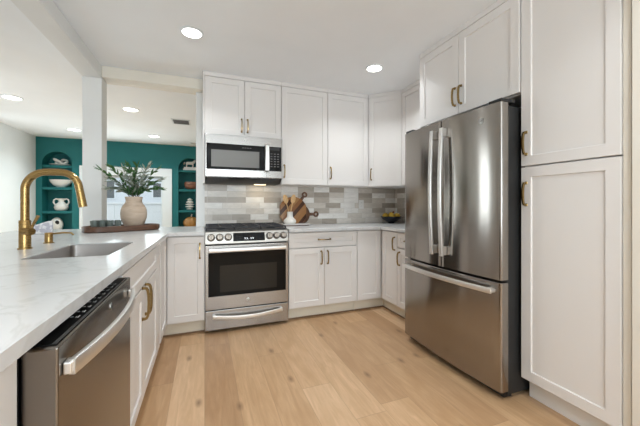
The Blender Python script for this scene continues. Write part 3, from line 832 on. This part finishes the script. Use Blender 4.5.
# ------------------------------------------------------------------ refrigerator (local x along -Y, front y=0 at X=1.61)
def fridge():
    W_, y_far = 0.908, 2.170
    t = thing('refrigerator', 'stainless steel french door refrigerator with bottom freezer drawer', 'refrigerator', (1.602, y_far, 0), -PI / 2)
    cx = W_ / 2
    def fy(x): return -0.024 * (1 - ((x - cx) / cx) ** 2)
    def front(x0, x1, z0, z1, name):
        n = 18; r = 0.010
        pts = [(x0, 0.055), (x0, fy(x0) + r), (x0 + r * 0.35, fy(x0) + r * 0.3)]
        pts += [(x0 + r + (x1 - x0 - 2 * r) * i / n, fy(x0 + r + (x1 - x0 - 2 * r) * i / n)) for i in range(n + 1)]
        pts += [(x1 - r * 0.35, fy(x1) + r * 0.3), (x1, fy(x1) + r), (x1, 0.055)]
        b = MB(); b.prism(pts, z0, z1, 'z', 0.003, 1)
        return b.build(name, 'fridge', t)
    MB().box(0.012, W_ - 0.012, 0.066, 0.75, 0.03, 1.735).build('cabinet_body', 'charcoal', t)
    MB().box(0.008, W_ - 0.008, 0.0555, 0.0655, 0.06, 1.745).build('gasket', 'black', t)
    d1 = front(0.0, cx - 0.002, 0.709, 1.753, 'door'); d2 = front(cx + 0.002, W_, 0.709, 1.753, 'door')
    fz = front(0.0, W_, 0.058, 0.695, 'freezer_drawer')
    for d, x in ((d1, cx - 0.048), (d2, cx + 0.048)):
        pts = []
        for i in range(25):
            u = i / 24; pts.append((x, fy(x) - 0.040 - 0.017 * math.sin(PI * u), 0.795 + 0.890 * u))
        h = MB().sweep(pts, rrect(-0.0145, 0.0145, -0.0075, 0.0075, 0.0025, 3), up=(1, 0, 0)).build('handle', 'handle_steel', d)
        for z in (0.83, 1.655): MB().box(x - 0.011, x + 0.011, fy(x) - 0.040, fy(x) - 0.0005, z - 0.03, z + 0.03, 0.004).build('handle_mount', 'handle_steel', h)
    pts = []
    for i in range(25):
        x = 0.035 + (W_ - 0.07) * i / 24; pts.append((x, fy(x) - 0.038 - 0.014 * math.sin(PI * i / 24), 0.648))
    h = MB().sweep(pts, rrect(-0.016, 0.016, -0.0085, 0.0085, 0.004, 3), up=(0, 0, 1)).build('handle', 'handle_steel', fz)
    for x in (0.055, W_ - 0.055): MB().box(x - 0.024, x + 0.024, fy(x) - 0.044, fy(x) - 0.0005, 0.637, 0.659, 0.004).build('handle_mount', 'handle_steel', h)
    for x in (0.05, W_ - 0.05): MB().box(x - 0.045, x + 0.045, 0.010, 0.12, 1.754, 1.776, 0.004).build('hinge_cover', 'charcoal', t)
    MB().box(0.02, W_ - 0.02, 0.045, 0.10, 0.015, 0.0565).build('base_grille', 'black', t)
    for x in (0.05, W_ - 0.05):
        for y in (0.12, 0.70): MB().cyl((x, y, 0), (x, y, 0.029), 0.018).build('levelling_foot', 'black', t)
    x = W_ - 0.128; emblem(d2, 0.017, FACE @ Matrix.Rotation(0.0, 4, 'Z'), (x, fy(x) - 0.0006, 1.668))
fridge()

# ------------------------------------------------------------------ faucet and soap dispenser
def faucet():
    t = thing('faucet', 'tall brushed gold pull-down faucet behind the sink', 'faucet', (-0.900, 2.08, CT1 + 0.0005), math.radians(-4))
    b = MB(); b.lathe([(0.0, 0), (0.031, 0), (0.031, 0.006), (0.0255, 0.008), (0.0255, 0.150), (0.024, 0.153), (0.0, 0.153)], seg=28); b.build('body', 'gold', t)
    R, H = 0.098, 0.434 - 0.019
    path = [(0, 0, 0.150), (0, 0, 0.22), (0, 0, H - R)] + arc((R, 0, H - R), R, 180, 90, 10)[1:] + [(R + 0.060, 0, H)]
    path += arc((R + 0.060, 0, H - 0.085), 0.085, 90, 12, 9)[1:]
    ex, ez = path[-1][0], path[-1][2]
    path += [(ex + 0.006, 0, ez - 0.03)]
    b = MB(); b.tube(path, 0.0188, 18); b.build('spout', 'gold', t)
    p0 = Vector(path[-1]); dv = Vector((0.17, 0, -1)).normalized()
    s_ = MB(); s_.cyl(p0, p0 + dv * 0.095, 0.0185, 0.0205).build('spray_head', 'gold', t)
    h = MB().cyl((0.0, -0.015, 0.095), (0.052, -0.042, 0.095), 0.0185).build('handle', 'gold', t)
    MB().tube([(0.044, -0.038, 0.100), (0.060, -0.045, 0.135), (0.085, -0.055, 0.178)], 0.0062, 10, scales=[1.1, 1.0, 1.25]).build('lever', 'gold', h)
faucet()
t = thing('soap_dispenser', 'small brushed gold soap dispenser beside the faucet', 'soap dispenser', (-0.90, 2.345, CT1 + 0.0005), math.radians(-8))
MB().lathe([(0, 0), (0.027, 0), (0.027, 0.005), (0.0205, 0.008), (0.0205, 0.060), (0.018, 0.064), (0, 0.064)], seg=24).build('body', 'gold', t)
MB().tube([(0, 0, 0.055), (0.03, 0, 0.058), (0.08, 0, 0.062), (0.12, 0, 0.060), (0.133, 0, 0.046)], 0.0055, 10).build('nozzle', 'gold', t)

# folded patterned cloth behind the faucet
b = MB()
b.prism([(0, 0), (0.165, 0.0), (0.165, 0.105), (0.14, 0.102), (0.010, 0.055)], -0.012, 0.012, 'y', 0.004, 2)
o = b.build('folded_cloth', 'cloth'); o.location = (-1.33, 3.08, CT1 + 0.001); o.rotation_euler = (0, 0, 0.18)
tag(o, 'white patterned folded cloth standing on the worktop behind the gold faucet', 'cloth')

# ------------------------------------------------------------------ tray, vase with olive branches, glasses
TA = math.atan2(3.33 - 3.06, -0.42 + 0.97)
t = thing('tray', 'long dark walnut tray with rounded ends holding the vase', 'tray', (-0.690, 3.205, CT1 + 0.0005), TA)
def stadium(L, Wd, r, n=8): return rrect(-L / 2, L / 2, -Wd / 2, Wd / 2, r, n)
bo = MB(); bm = bo.bm
prof = [(0.012, 0.0), (0.0, 0.006), (0.0, 0.048), (0.003, 0.052), (0.012, 0.052), (0.015, 0.049), (0.016, 0.018)]
rings = [[bm.verts.new((x, y, z)) for x, y in stadium(0.60 - 2 * i, 0.255 - 2 * i, 0.12 - i)] for i, z in prof]
for A, B in zip(rings, rings[1:]):
    for i in range(len(A)): bm.faces.new((A[i], A[(i + 1) % len(A)], B[(i + 1) % len(B)], B[i]))
bm.faces.new(rings[0][::-1]); bm.faces.new(rings[-1])
bo.build('tray_body', 'walnut', t)
TZ = CT1 + 0.0005 + 0.018
def on_tray(u, v=0.0): return (-0.690 + u * math.cos(TA) - v * math.sin(TA), 3.205 + u * math.sin(TA) + v * math.cos(TA), TZ + 0.0006)

vp = on_tray(0.085, 0.0)
t = thing('vase', 'sand coloured stoneware vase with olive branches on the walnut tray', 'vase', vp)
prof = [(0.0, 0.0), (0.058, 0.0), (0.066, 0.006), (0.086, 0.040), (0.1035, 0.095), (0.1075, 0.135), (0.103, 0.175), (0.089, 0.208), (0.074, 0.228), (0.066, 0.245), (0.066, 0.262), (0.072, 0.285), (0.071, 0.291), (0.064, 0.289), (0.060, 0.270), (0.060, 0.245), (0.080, 0.215), (0.085, 0.12), (0.05, 0.02), (0.0, 0.018)]
vb = MB().lathe(prof, seg=40).build('vase_body', 'vase', t)
g = MB()
for z, r in ((0.212, 0.0885), (0.19, 0.0985)): g.tube([(r * math.cos(2 * PI * i / 40), r * math.sin(2 * PI * i / 40), z) for i in range(40)], 0.0016, 5, True)
g.build('shoulder_band', 'vase', vb)
def leaf(b, p, d, L, wd, twist):
    d = d.normalized(); a = Vector((0, 0, 1)).cross(d)
    a = a.normalized() if a.length > 1e-3 else Vector((1, 0, 0))
    a = (Matrix.Rotation(twist, 3, d) @ a); nrm = d.cross(a)
    ws = [0.12, 0.75, 1.0, 0.7, 0.0]; P = []
    for i, w_ in enumerate(ws):
        c = p + d * (L * i / 4) + nrm * (-0.10 * L * (i / 4) ** 2)
        P.append((b.bm.verts.new(c - a * wd * w_ / 2 - nrm * 0.0012), b.bm.verts.new(c + nrm * 0.0012), b.bm.verts.new(c + a * wd * w_ / 2 - nrm * 0.0012)))
    for A, B in zip(P, P[1:]):
        b.bm.faces.new((A[0], A[1], B[1], B[0])); b.bm.faces.new((A[1], A[2], B[2], B[1]))
rnd = random.Random(21)
tips = [(-0.31, -0.03, 0.20), (-0.25, 0.05, 0.13), (-0.20, -0.06, 0.22), (-0.16, 0.03, 0.05), (-0.13, 0.06, 0.23), (-0.06, -0.05, 0.24), (0.00, 0.04, 0.20), (0.03, -0.06, 0.24), (0.08, 0.05, 0.20),
        (0.13, -0.04, 0.25), (0.21, 0.0, 0.23), (0.24, 0.05, 0.14), (0.19, -0.05, 0.10), (-0.05, -0.09, 0.12), (0.08, -0.08, 0.10), (0.24, -0.02, 0.05), (-0.24, 0.0, 0.04)]
for i, (tx, ty, tz) in enumerate(tips):
    p0 = Vector((0.025 * math.cos(i * 2.4), 0.025 * math.sin(i * 2.4), 0.24)); p3 = Vector((tx * 0.82 + 0.012, ty, 0.322 + tz))
    p1 = p0 + Vector((tx * 0.15, ty * 0.15, 0.10)); p2 = p0.lerp(p3, 0.6) + Vector((0, 0, 0.045))
    pts = []
    for j in range(10):
        u = j / 9; pts.append(p0 * (1 - u) ** 3 + p1 * 3 * u * (1 - u) ** 2 + p2 * 3 * u * u * (1 - u) + p3 * u ** 3)
    st = MB().tube(pts, 0.0024, 6, scales=[1 - 0.06 * j for j in range(10)]).build('branch', 'stem', t)
    pale = i % 5 in (1, 3, 4)
    b = MB()
    for j in range(2, 10):
        d0 = (pts[min(j + 1, 9)] - pts[j - 1]).normalized()
        for s_ in (-1, 1, rnd.choice((-1, 1))):
            side = d0.cross(Vector((rnd.uniform(-.4, .4), rnd.uniform(-.4, .4), 1))).normalized() * s_
            leaf(b, pts[j], d0 * 0.7 + side * rnd.uniform(0.4, 0.95) + Vector((0, 0, rnd.uniform(-0.25, 0.35))), rnd.uniform(0.050, 0.084), rnd.uniform(0.015, 0.024), rnd.uniform(-1.0, 1.0))
    leaf(b, pts[-1], pts[-1] - pts[-2], 0.07, 0.022, 0.3)
    b.build('foliage', 'leaf_pale' if pale else 'leaf', st)

spots = [(-0.225, -0.045), (-0.168, -0.04), (-0.111, -0.045), (-0.054, -0.05), (-0.20, 0.03), (-0.14, 0.03)]
names = ['grey ribbed glass at the outer end of the tray, front row', 'grey ribbed glass second from the outer tray end, front row', 'grey ribbed glass third from the outer tray end, front row',
         'grey ribbed glass in the front row closest to the vase', 'grey ribbed glass in the back row at the outer end of the tray', 'grey ribbed glass in the back row beside the vase']
for (u, v), lb in zip(spots, names):
    p = on_tray(u, v); n = 24
    b = MB(); bm = b.bm; rings = []
    for r, z in ((0.001, 0.0), (0.021, 0.0), (0.023, 0.006), (0.026, 0.082), (0.0238, 0.082), (0.0205, 0.010), (0.001, 0.008)):
        rings.append([bm.verts.new((r * (1 + (0.07 if i % 2 and r > 0.02 else 0)) * math.cos(2 * PI * i / n), r * (1 + (0.07 if i % 2 and r > 0.02 else 0)) * math.sin(2 * PI * i / n), z)) for i in range(n)])
    for A, B in zip(rings, rings[1:]):
        for i in range(n): bm.faces.new((A[i], A[(i + 1) % n], B[(i + 1) % n], B[i]))
    bm.faces.new(rings[0][::-1]); bm.faces.new(rings[-1])
    o = b.build('tumbler', 'smoke'); o.location = p; tag(o, lb, 'glass', 'ribbed glasses on the walnut tray')

# ------------------------------------------------------------------ boards, crock, spoons
# marble slab under them
o = MB().box(-0.165, 0.165, -0.072, 0.072, 0.008, 0.022, 0.003).build('serving_slab', 'marble'); MB().box(-0.150, 0.150, -0.064, 0.064, 0.0, 0.0075).build('slab_base', 'walnut', o); o.location = (0.955, 3.318, CT1 + 0.0005)
tag(o, 'grey marble serving slab under the utensil crock', 'board')
def board(name, label, material, R, hdir, hlen, loc, lean, rz=0.0, th=0.018, octo=False):
    """round board standing on its edge, with a handle that ends in a ring; local x right, z up, front at y=0"""
    t = thing(name, label, 'cutting board', loc, rz)
    n = 48; ha = math.radians(hdir)
    pts = []
    for i in range(n):
        a = 2 * PI * i / n
        r = R
        if octo:
            r = R * min(1.0, 0.93 / max(abs(math.cos(a)), 1e-6)); r = min(r, R * 0.97 / max(abs(math.sin(a)), 1e-6))
        pts.append((r * math.cos(a), R + r * math.sin(a)))
    zmin = min(p[1] for p in pts); pts = [(x, z - zmin) for x, z in pts]
    L = Matrix.Rotation(-lean, 4, 'X')
    b = MB(); b.prism(pts, 0, th, 'y', 0.004, 2, L); bd = b.build('board', material, t)
    hx, hz = math.cos(ha), math.sin(ha)
    c0 = Vector((0, th / 2, R - zmin)); a0 = c0 + Vector((hx, 0, hz)) * (R * 0.985); a1 = c0 + Vector((hx, 0, hz)) * (R + hlen - 0.02)
    h = MB()
    px, pz = -hz, hx
    q = [(a0.x + px * .019, a0.z + pz * .019), (a0.x - px * .019, a0.z - pz * .019), (a1.x - px * .014, a1.z - pz * .014), (a1.x + px * .014, a1.z + pz * .014)]
    h.prism(q, 0.001, th - 0.001, 'y', 0.003, 1, L)
    rc = c0 + Vector((hx, 0, hz)) * (R + hlen + 0.004)
    ring = [(rc.x + 0.0245 * math.cos(2 * PI * i / 24), rc.y, rc.z + 0.0245 * math.sin(2 * PI * i / 24)) for i in range(24)]
    r_ = MB(); r_.sweep(ring, rrect(-(th - 0.002) / 2, (th - 0.002) / 2, -0.010, 0.010, 0.004, 3), True, up=(0, 1, 0)); r_.bm.transform(L)
    me = bpy.data.meshes.new('tmp'); r_.bm.to_mesh(me); r_.bm.free(); h.bm.from_mesh(me); bpy.data.meshes.remove(me)
    h.build('handle', 'walnut_board', t)
board('cutting_board', 'dark walnut round cutting board with side handle, behind the striped board', 'walnut_board', 0.122, 0, 0.076, (1.060, 3.436, CT1 + 0.002), 0.075)
board('cutting_board', 'round striped wood cutting board with ring handle behind the crock', 'board', 0.170, 53, 0.070, (0.970, 3.394, CT1 + 0.0008), 0.135, octo=True)
t = thing('utensil_crock', 'white bulb shaped utensil crock in front of the cutting boards', 'crock', (0.900, 3.318, CT1 + 0.0233))
MB().lathe([(r_ * 1.18, z_ * 1.2) for r_, z_ in [(0, 0), (0.048, 0), (0.0575, 0.010), (0.060, 0.022), (0.056, 0.036), (0.040, 0.050), (0.030, 0.062), (0.0275, 0.080), (0.0275, 0.108), (0.030, 0.112), (0.0245, 0.112), (0.0225, 0.08), (0.02, 0.04), (0, 0.02)]], seg=32).build('crock_body', 'ceramic', t)
def spoon(label, x, tipx, L, flat):
    t_ = thing('wooden_spoon', label, 'spoon', (0.900 + x, 3.318 + x * 0.8, CT1 + 0.071), 0, 'wooden spoons in the crock')
    d = Vector((tipx, 0.0, L)).normalized()
    b = MB(); b.tube([Vector((0, 0, 0)), d * (L * 0.6), d * (L * 0.72)], 0.0052, 10); b.build('handle', 'spoon', t_)
    xa = Vector((0, 1, 0)).cross(d).normalized(); ya = d.cross(xa); q = Matrix((xa, ya, d)).transposed().to_4x4()
    b = MB(); b.sphere((0, 0, 0), 1.0, (0.029, 0.008, 0.052), 18, 12, Matrix.Translation(d * (L * 0.84)) @ q)
    if not flat:
        for v in b.bm.verts:
            pass
    b.build('bowl', 'spoon', t_)
spoon('wooden spoon in the white crock, tilting away from the ring handle', 0.008, -0.070, 0.280, False)
spoon('wooden spoon in the white crock, tilting toward the ring handle', -0.008, 0.055, 0.280, True)

# ------------------------------------------------------------------ fruit bowl
bp = (2.240, 3.31, CT1 + 0.0006)
t = thing('fruit_bowl', 'dark footed bowl of yellow fruit in the worktop corner', 'bowl', bp)
MB().lathe([(0, 0), (0.040, 0), (0.042, 0.006), (0.038, 0.014), (0.075, 0.030), (0.112, 0.055), (0.135, 0.085), (0.132, 0.088), (0.105, 0.060), (0.06, 0.034), (0, 0.026)], seg=40).build('bowl_body', 'bowl', t)
fr = [(0.083 * math.cos(i * PI / 3), 0.083 * math.sin(i * PI / 3), w_) for i, w_ in enumerate(['end close to the fridge', 'back side by the fridge', 'back side away from the fridge', 'end away from the fridge', 'front side away from the fridge', 'front side by the fridge'])] + [(0.0, 0.0, 'middle')]
for i, (x, y, w_) in enumerate(fr):
    b = MB(); b.sphere((0, 0, 0), 0.0365, (1.04, 1, 1.0), 16, 12)
    o = b.build('lemon', 'lemon'); o.rotation_euler = (0, 0, i * 1.1)
    o.location = (bp[0] + x, bp[1] + y, bp[2] + (0.0925 if i < 6 else 0.104)); tag(o, 'yellow fruit in the dark bowl, ' + w_, 'fruit', 'yellow fruit in the dark bowl')
b = MB(); b.sphere((0, 0, 0), 0.013, (1, 1, 1), 12, 8); o = b.build('small_fruit', 'red'); o.location = (bp[0] + 0.002, bp[1] - 0.042, bp[2] + 0.141)
tag(o, 'small dark red fruit on top of the yellow fruit', 'fruit')

# ------------------------------------------------------------------ outlets, vents, downlights
def outlet(x, z, label):
    t_ = thing('outlet', label, 'outlet', (x, 3.4775, z))
    MB().box(-0.036, 0.036, -0.006, 0.0, -0.058, 0.058, 0.003, 2).build('cover_plate', 'plastic', t_)
    for zz in (-0.022, 0.022):
        s_ = MB().prism(rrect(-0.016, 0.016, zz - 0.014, zz + 0.014, 0.008), -0.0085, -0.0062, 'y', 0.001).build('socket', 'plastic', t_)
        b = MB(); b.box(-0.008, -0.006, -0.0089, -0.0086, zz - 0.005, zz + 0.005); b.box(0.006, 0.008, -0.0089, -0.0086, zz - 0.005, zz + 0.005); b.build('slot', 'hole', s_)
outlet(1.895, 1.155, 'white wall outlet on the tile backsplash below the tall cabinets')

def downlight(name_label, x, y, power, r=0.069, warm=(0.93, 0.98, 1.0)):
    if y > 4: warm = (0.84, 0.98, 1.0)
    t_ = thing('downlight', name_label, 'ceiling light', (x, y, CEIL - 0.001), 0, 'recessed downlights')
    MB().lathe([(r, 0.0), (r * 1.22, 0.0), (r * 1.22, -0.004), (r * 1.05, -0.009), (r, -0.009), (r, 0.0)], seg=36, cap=False).build('trim_ring', 'trim', t_)
    MB().lathe([(0, -0.001), (r * 0.985, -0.001), (r * 0.985, -0.006), (0, -0.007)], seg=36).build('lens', 'lens', t_)
    l = area('downlight_lamp', (x, y, CEIL - 0.016), (0, 0, -1), r * 2, r * 2, power, warm, 'DISK', 2.3); return t_
downlight('round recessed downlight on the kitchen ceiling close to the beam', -0.09, 2.49, DOWNLIGHT_W)
downlight('round recessed downlight on the kitchen ceiling in front of the corner cabinet', 1.515, 2.52, DOWNLIGHT_W)
downlight('added unseen recessed downlight on the kitchen ceiling between the peninsula end and the rear wall', -0.09, 0.25, DOWNLIGHT_W)  # unseen lamp, added to light the near part of the kitchen
downlight('added unseen recessed downlight on the kitchen ceiling by the pantry wall', 1.25, 0.25, DOWNLIGHT_W)  # another added lamp outside the view, brightens the pantry side
downlight('added unseen recessed downlight near the rear wall', 0.6, -1.6, DOWNLIGHT_W)  # added behind the camera as extra kitchen light
downlight('dining room downlight farthest from the column toward the white wall', -2.19, 4.78, DINING_W, 0.085)
downlight('dining room downlight above the niche with the white bowl', -2.12, 6.44, DINING_W, 0.085)
downlight('dining room downlight seen beside the column above the vase', -0.945, 4.80, DINING_W, 0.085)
downlight('dining room downlight in front of the teal wall window', -0.90, 6.51, DINING_W, 0.085)

def vent(label, x, y, sx, sy, n):
    t_ = thing('ceiling_vent', label, 'vent', (x, y, CEIL - 0.001))
    b = MB(); b.box(-sx, sx, -sy, -sy + 0.018, -0.008, 0); b.box(-sx, sx, sy - 0.018, sy, -0.008, 0); b.box(-sx, -sx + 0.018, -sy, sy, -0.008, 0); b.box(sx - 0.018, sx, -sy, sy, -0.008, 0); b.build('vent_frame', 'trim', t_)
    MB().box(-sx + 0.018, sx - 0.018, -sy + 0.018, sy - 0.018, -0.002, -0.0005).build('backing', 'hole', t_)
    b = MB()
    for i in range(n):
        y_ = -sy + 0.03 + (2 * sy - 0.06) * i / (n - 1); b.box(-sx + 0.018, sx - 0.018, y_ - 0.006, y_ + 0.006, -0.007, -0.004)
    b.build('slat', 'vent_grey', t_)
vent('grey slatted air vent on the dining room ceiling', -0.345, 5.24, 0.13, 0.15, 7)
vent('small slatted air vent close to the teal wall', -0.19, 6.95, 0.09, 0.05, 4)

# ------------------------------------------------------------------ things in the niches
def at(nx, z): return (nx, TY + 0.13, z + 0.0008)
LX, RX = -2.69, -0.305
# left niche
t = thing('dish_stack', 'shallow white dish holding a white knot ornament, top shelf of the bowl niche', 'ornament', at(LX, SHELF[0]))
MB().lathe([(0, 0), (0.10, 0), (0.165, 0.022), (0.17, 0.030), (0.16, 0.032), (0.10, 0.016), (0, 0.016)], seg=32, sy=0.62).build('dish', 'ceramic', t)
kn = [Vector((0.085 * math.cos(a) * (1 + 0.35 * math.cos(3 * a)), 0.05 * math.sin(a) * (1 + 0.3 * math.cos(3 * a)), 0.082 + 0.040 * math.sin(2 * a))) for a in [2 * PI * i / 48 for i in range(48)]]
MB().tube(kn, 0.024, 10, True).build('knot', 'ceramic', t)
o = MB().lathe([(0, 0), (0.06, 0), (0.07, 0.008), (0.13, 0.045), (0.18, 0.11), (0.19, 0.15), (0.183, 0.152), (0.12, 0.06), (0.05, 0.02), (0, 0.018)], seg=40, sy=0.6).build('bowl', 'ceramic')
o.location = at(LX + 0.02, SHELF[1]); tag(o, 'wide white bowl on the second shelf of the teal niche', 'bowl')
t = thing('handled_vase', 'white two-handled vase on the third shelf of the teal niche', 'vase', at(LX + 0.02, SHELF[2]))
MB().lathe([(0, 0), (0.07, 0), (0.10, 0.02), (0.118, 0.07), (0.10, 0.125), (0.06, 0.16), (0.045, 0.18), (0.05, 0.235), (0.06, 0.245), (0.04, 0.245), (0.035, 0.19), (0.02, 0.16), (0, 0.15)], seg=32, sy=0.8).build('vase_body', 'ceramic', t)
for sg in (-1, 1):
    MB().tube([(sg * 0.05, 0, 0.225), (sg * 0.085, 0, 0.238), (sg * 0.118, 0, 0.215), (sg * 0.125, 0, 0.17), (sg * 0.105, 0, 0.13), (sg * 0.085, 0, 0.125)], 0.0145, 10).build('handle', 'ceramic', t)
t = thing('disc_vase', 'round flat white vase with a dark opening, bottom shelf of the teal niche', 'vase', at(LX - 0.055, SHELF[3]))
MB().sphere((0, 0, 0.150), 1.0, (0.105, 0.075, 0.150), 28, 18).build('vase_body', 'ceramic', t)
MB().sphere((0.03, -0.064, 0.20), 1.0, (0.034, 0.012, 0.042), 18, 12).build('opening', 'hole', t)
# right niche
for i, (w_, c_) in enumerate(((0.15, 'ceramic'), (0.135, 'plastic'))):
    z0 = SHELF[0] + 0.0008 + i * 0.036
    t = thing('book', 'pale book at the bottom of the pair under the horse figurine' if i == 0 else 'pale book directly under the white horse figurine', 'book', (RX, TY + 0.13, z0), 0.1 * i, 'books in the arched niche')
    MB().box(-w_, w_, -0.085, 0.085, 0.0, 0.004, 0.001).build('cover', c_, t)
    MB().box(-w_ + 0.006, w_ - 0.006, -0.08, 0.08, 0.0042, 0.030).build('pages', 'fence', t)
    MB().box(-w_, w_, -0.085, 0.085, 0.0302, 0.0345, 0.001).build('cover', c_, t)
b = MB()
hv = [((-0.085, 0, 0.095), 0.036), ((-0.03, 0, 0.098), 0.034), ((0.035, 0, 0.098), 0.037), ((0.075, 0, 0.125), 0.028), ((0.095, 0, 0.165), 0.022), ((0.125, 0, 0.158), 0.016), ((0.145, 0, 0.145), 0.012)]
b.tube([p for p, r in hv], 1.0, 12, scales=[r for p, r in hv])
for x, y in ((-0.085, -0.018), (-0.085, 0.018), (0.045, -0.018), (0.045, 0.018)): b.tube([(x, y, 0.10), (x + 0.006, y, 0.05), (x, y, 0.0)], 1.0, 8, scales=[0.018, 0.012, 0.012])
b.tube([(-0.11, 0, 0.115), (-0.13, 0, 0.10), (-0.135, 0, 0.06)], 1.0, 8, scales=[0.010, 0.012, 0.006]); b.tube([(0.088, 0, 0.18), (0.086, 0, 0.20)], 0.007, 6)
o = b.build('animal_figurine', 'ceramic'); o.location = (RX + 0.005, TY + 0.13, SHELF[0] + 0.0008 + 0.071); tag(o, 'white four-legged animal figurine standing on two pale books', 'figurine')
o = MB().lathe([(0, 0), (0.075, 0), (0.125, 0.035), (0.145, 0.09), (0.14, 0.15), (0.125, 0.172), (0.11, 0.168), (0.115, 0.09), (0.08, 0.02), (0, 0.016)], seg=32, sy=0.7).build('wooden_bowl', 'brown')
o.location = at(RX + 0.02, SHELF[1]); tag(o, 'brown wooden bowl on the second shelf of the figurine niche', 'bowl')
pr_ = [(0, 0)]; z = 0.0
for r in (0.062, 0.085, 0.088, 0.072, 0.05):
    pr_ += [(0.026, z), (r * 0.90, z + 0.010), (r * 1.12, z + 0.022), (r * 1.10, z + 0.028), (r * 0.7, z + 0.042), (0.026, z + 0.050)]; z += 0.052
pr_ += [(0.02, z), (0.0, z + 0.01)]
o = MB().lathe(pr_, seg=28).build('stacked_sculpture', 'ceramic'); o.location = at(RX - 0.01, SHELF[2]); tag(o, 'white sculpture of stacked discs on the third niche shelf', 'sculpture')
t = thing('gourd', 'amber ribbed gourd ornament on the bottom niche shelf', 'ornament', at(RX + 0.02, SHELF[3]))
b = MB(); n = 40; bm = b.bm; rings = []
for j in range(13):
    a = -PI / 2 + PI * j / 12; zz = 0.14 + 0.14 * math.sin(a) * 1.0
    rings.append([bm.verts.new((max(0.002, math.cos(a)) * 0.16 * (1 + 0.06 * math.cos(10 * 2 * PI * i / n)) * math.cos(2 * PI * i / n), max(0.002, math.cos(a)) * 0.115 * (1 + 0.06 * math.cos(10 * 2 * PI * i / n)) * math.sin(2 * PI * i / n), zz)) for i in range(n)])
for A, B in zip(rings, rings[1:]):
    for i in range(n): bm.faces.new((A[i], A[(i + 1) % n], B[(i + 1) % n], B[i]))
b.build('gourd_body', 'amber', t)
MB().tube([(0, 0, 0.27), (0.005, 0, 0.31), (0.02, 0, 0.335)], 0.011, 8).build('stem', 'ceramic', t)

# ------------------------------------------------------------------ outside the dining room window
struct(MB().box(-9, 9, 8.21, 22, -0.12, -0.02).build('ground_outside', 'concrete'))
t = thing('fence', 'white board fence outside the dining room window', 'fence', (0, 11.0, -0.02))
b = MB()
for i in range(40): b.box(-4.4 + i * 0.2, -4.4 + i * 0.2 + 0.192, 0.0, 0.03, 0.0, 1.18)
b.build('plank_panel', 'fence', t); MB().box(-4.42, 3.62, -0.03, 0.06, 1.181, 1.24, 0.004).build('top_rail', 'fence', t)
t = thing('neighbour_house', 'pale grey neighbouring house beyond the white fence', 'house', (0, 15.0, -0.02))
MB().box(-7, 5, 0, 3, 0, 3.4).build('house_wall', 'siding', t)
b = MB(); b.prism([(-0.6, 3.401), (3.6, 3.401), (1.5, 4.8)], -7.4, 5.4, 'x'); b.build('roof', 'slate', t)
for x0, x1, z0, z1 in ((-2.15, -1.75, 1.45, 2.15), (-1.45, -1.15, 1.3, 2.15), (-4.2, -3.5, 1.4, 2.2)):
    wn = MB().box(x0, x1, -0.03, -0.001, z0, z1).build('window_frame', 'trim', t)
    MB().box(x0 + 0.05, x1 - 0.05, -0.036, -0.031, z0 + 0.05, z1 - 0.05).build('window_glass', 'slate', wn)
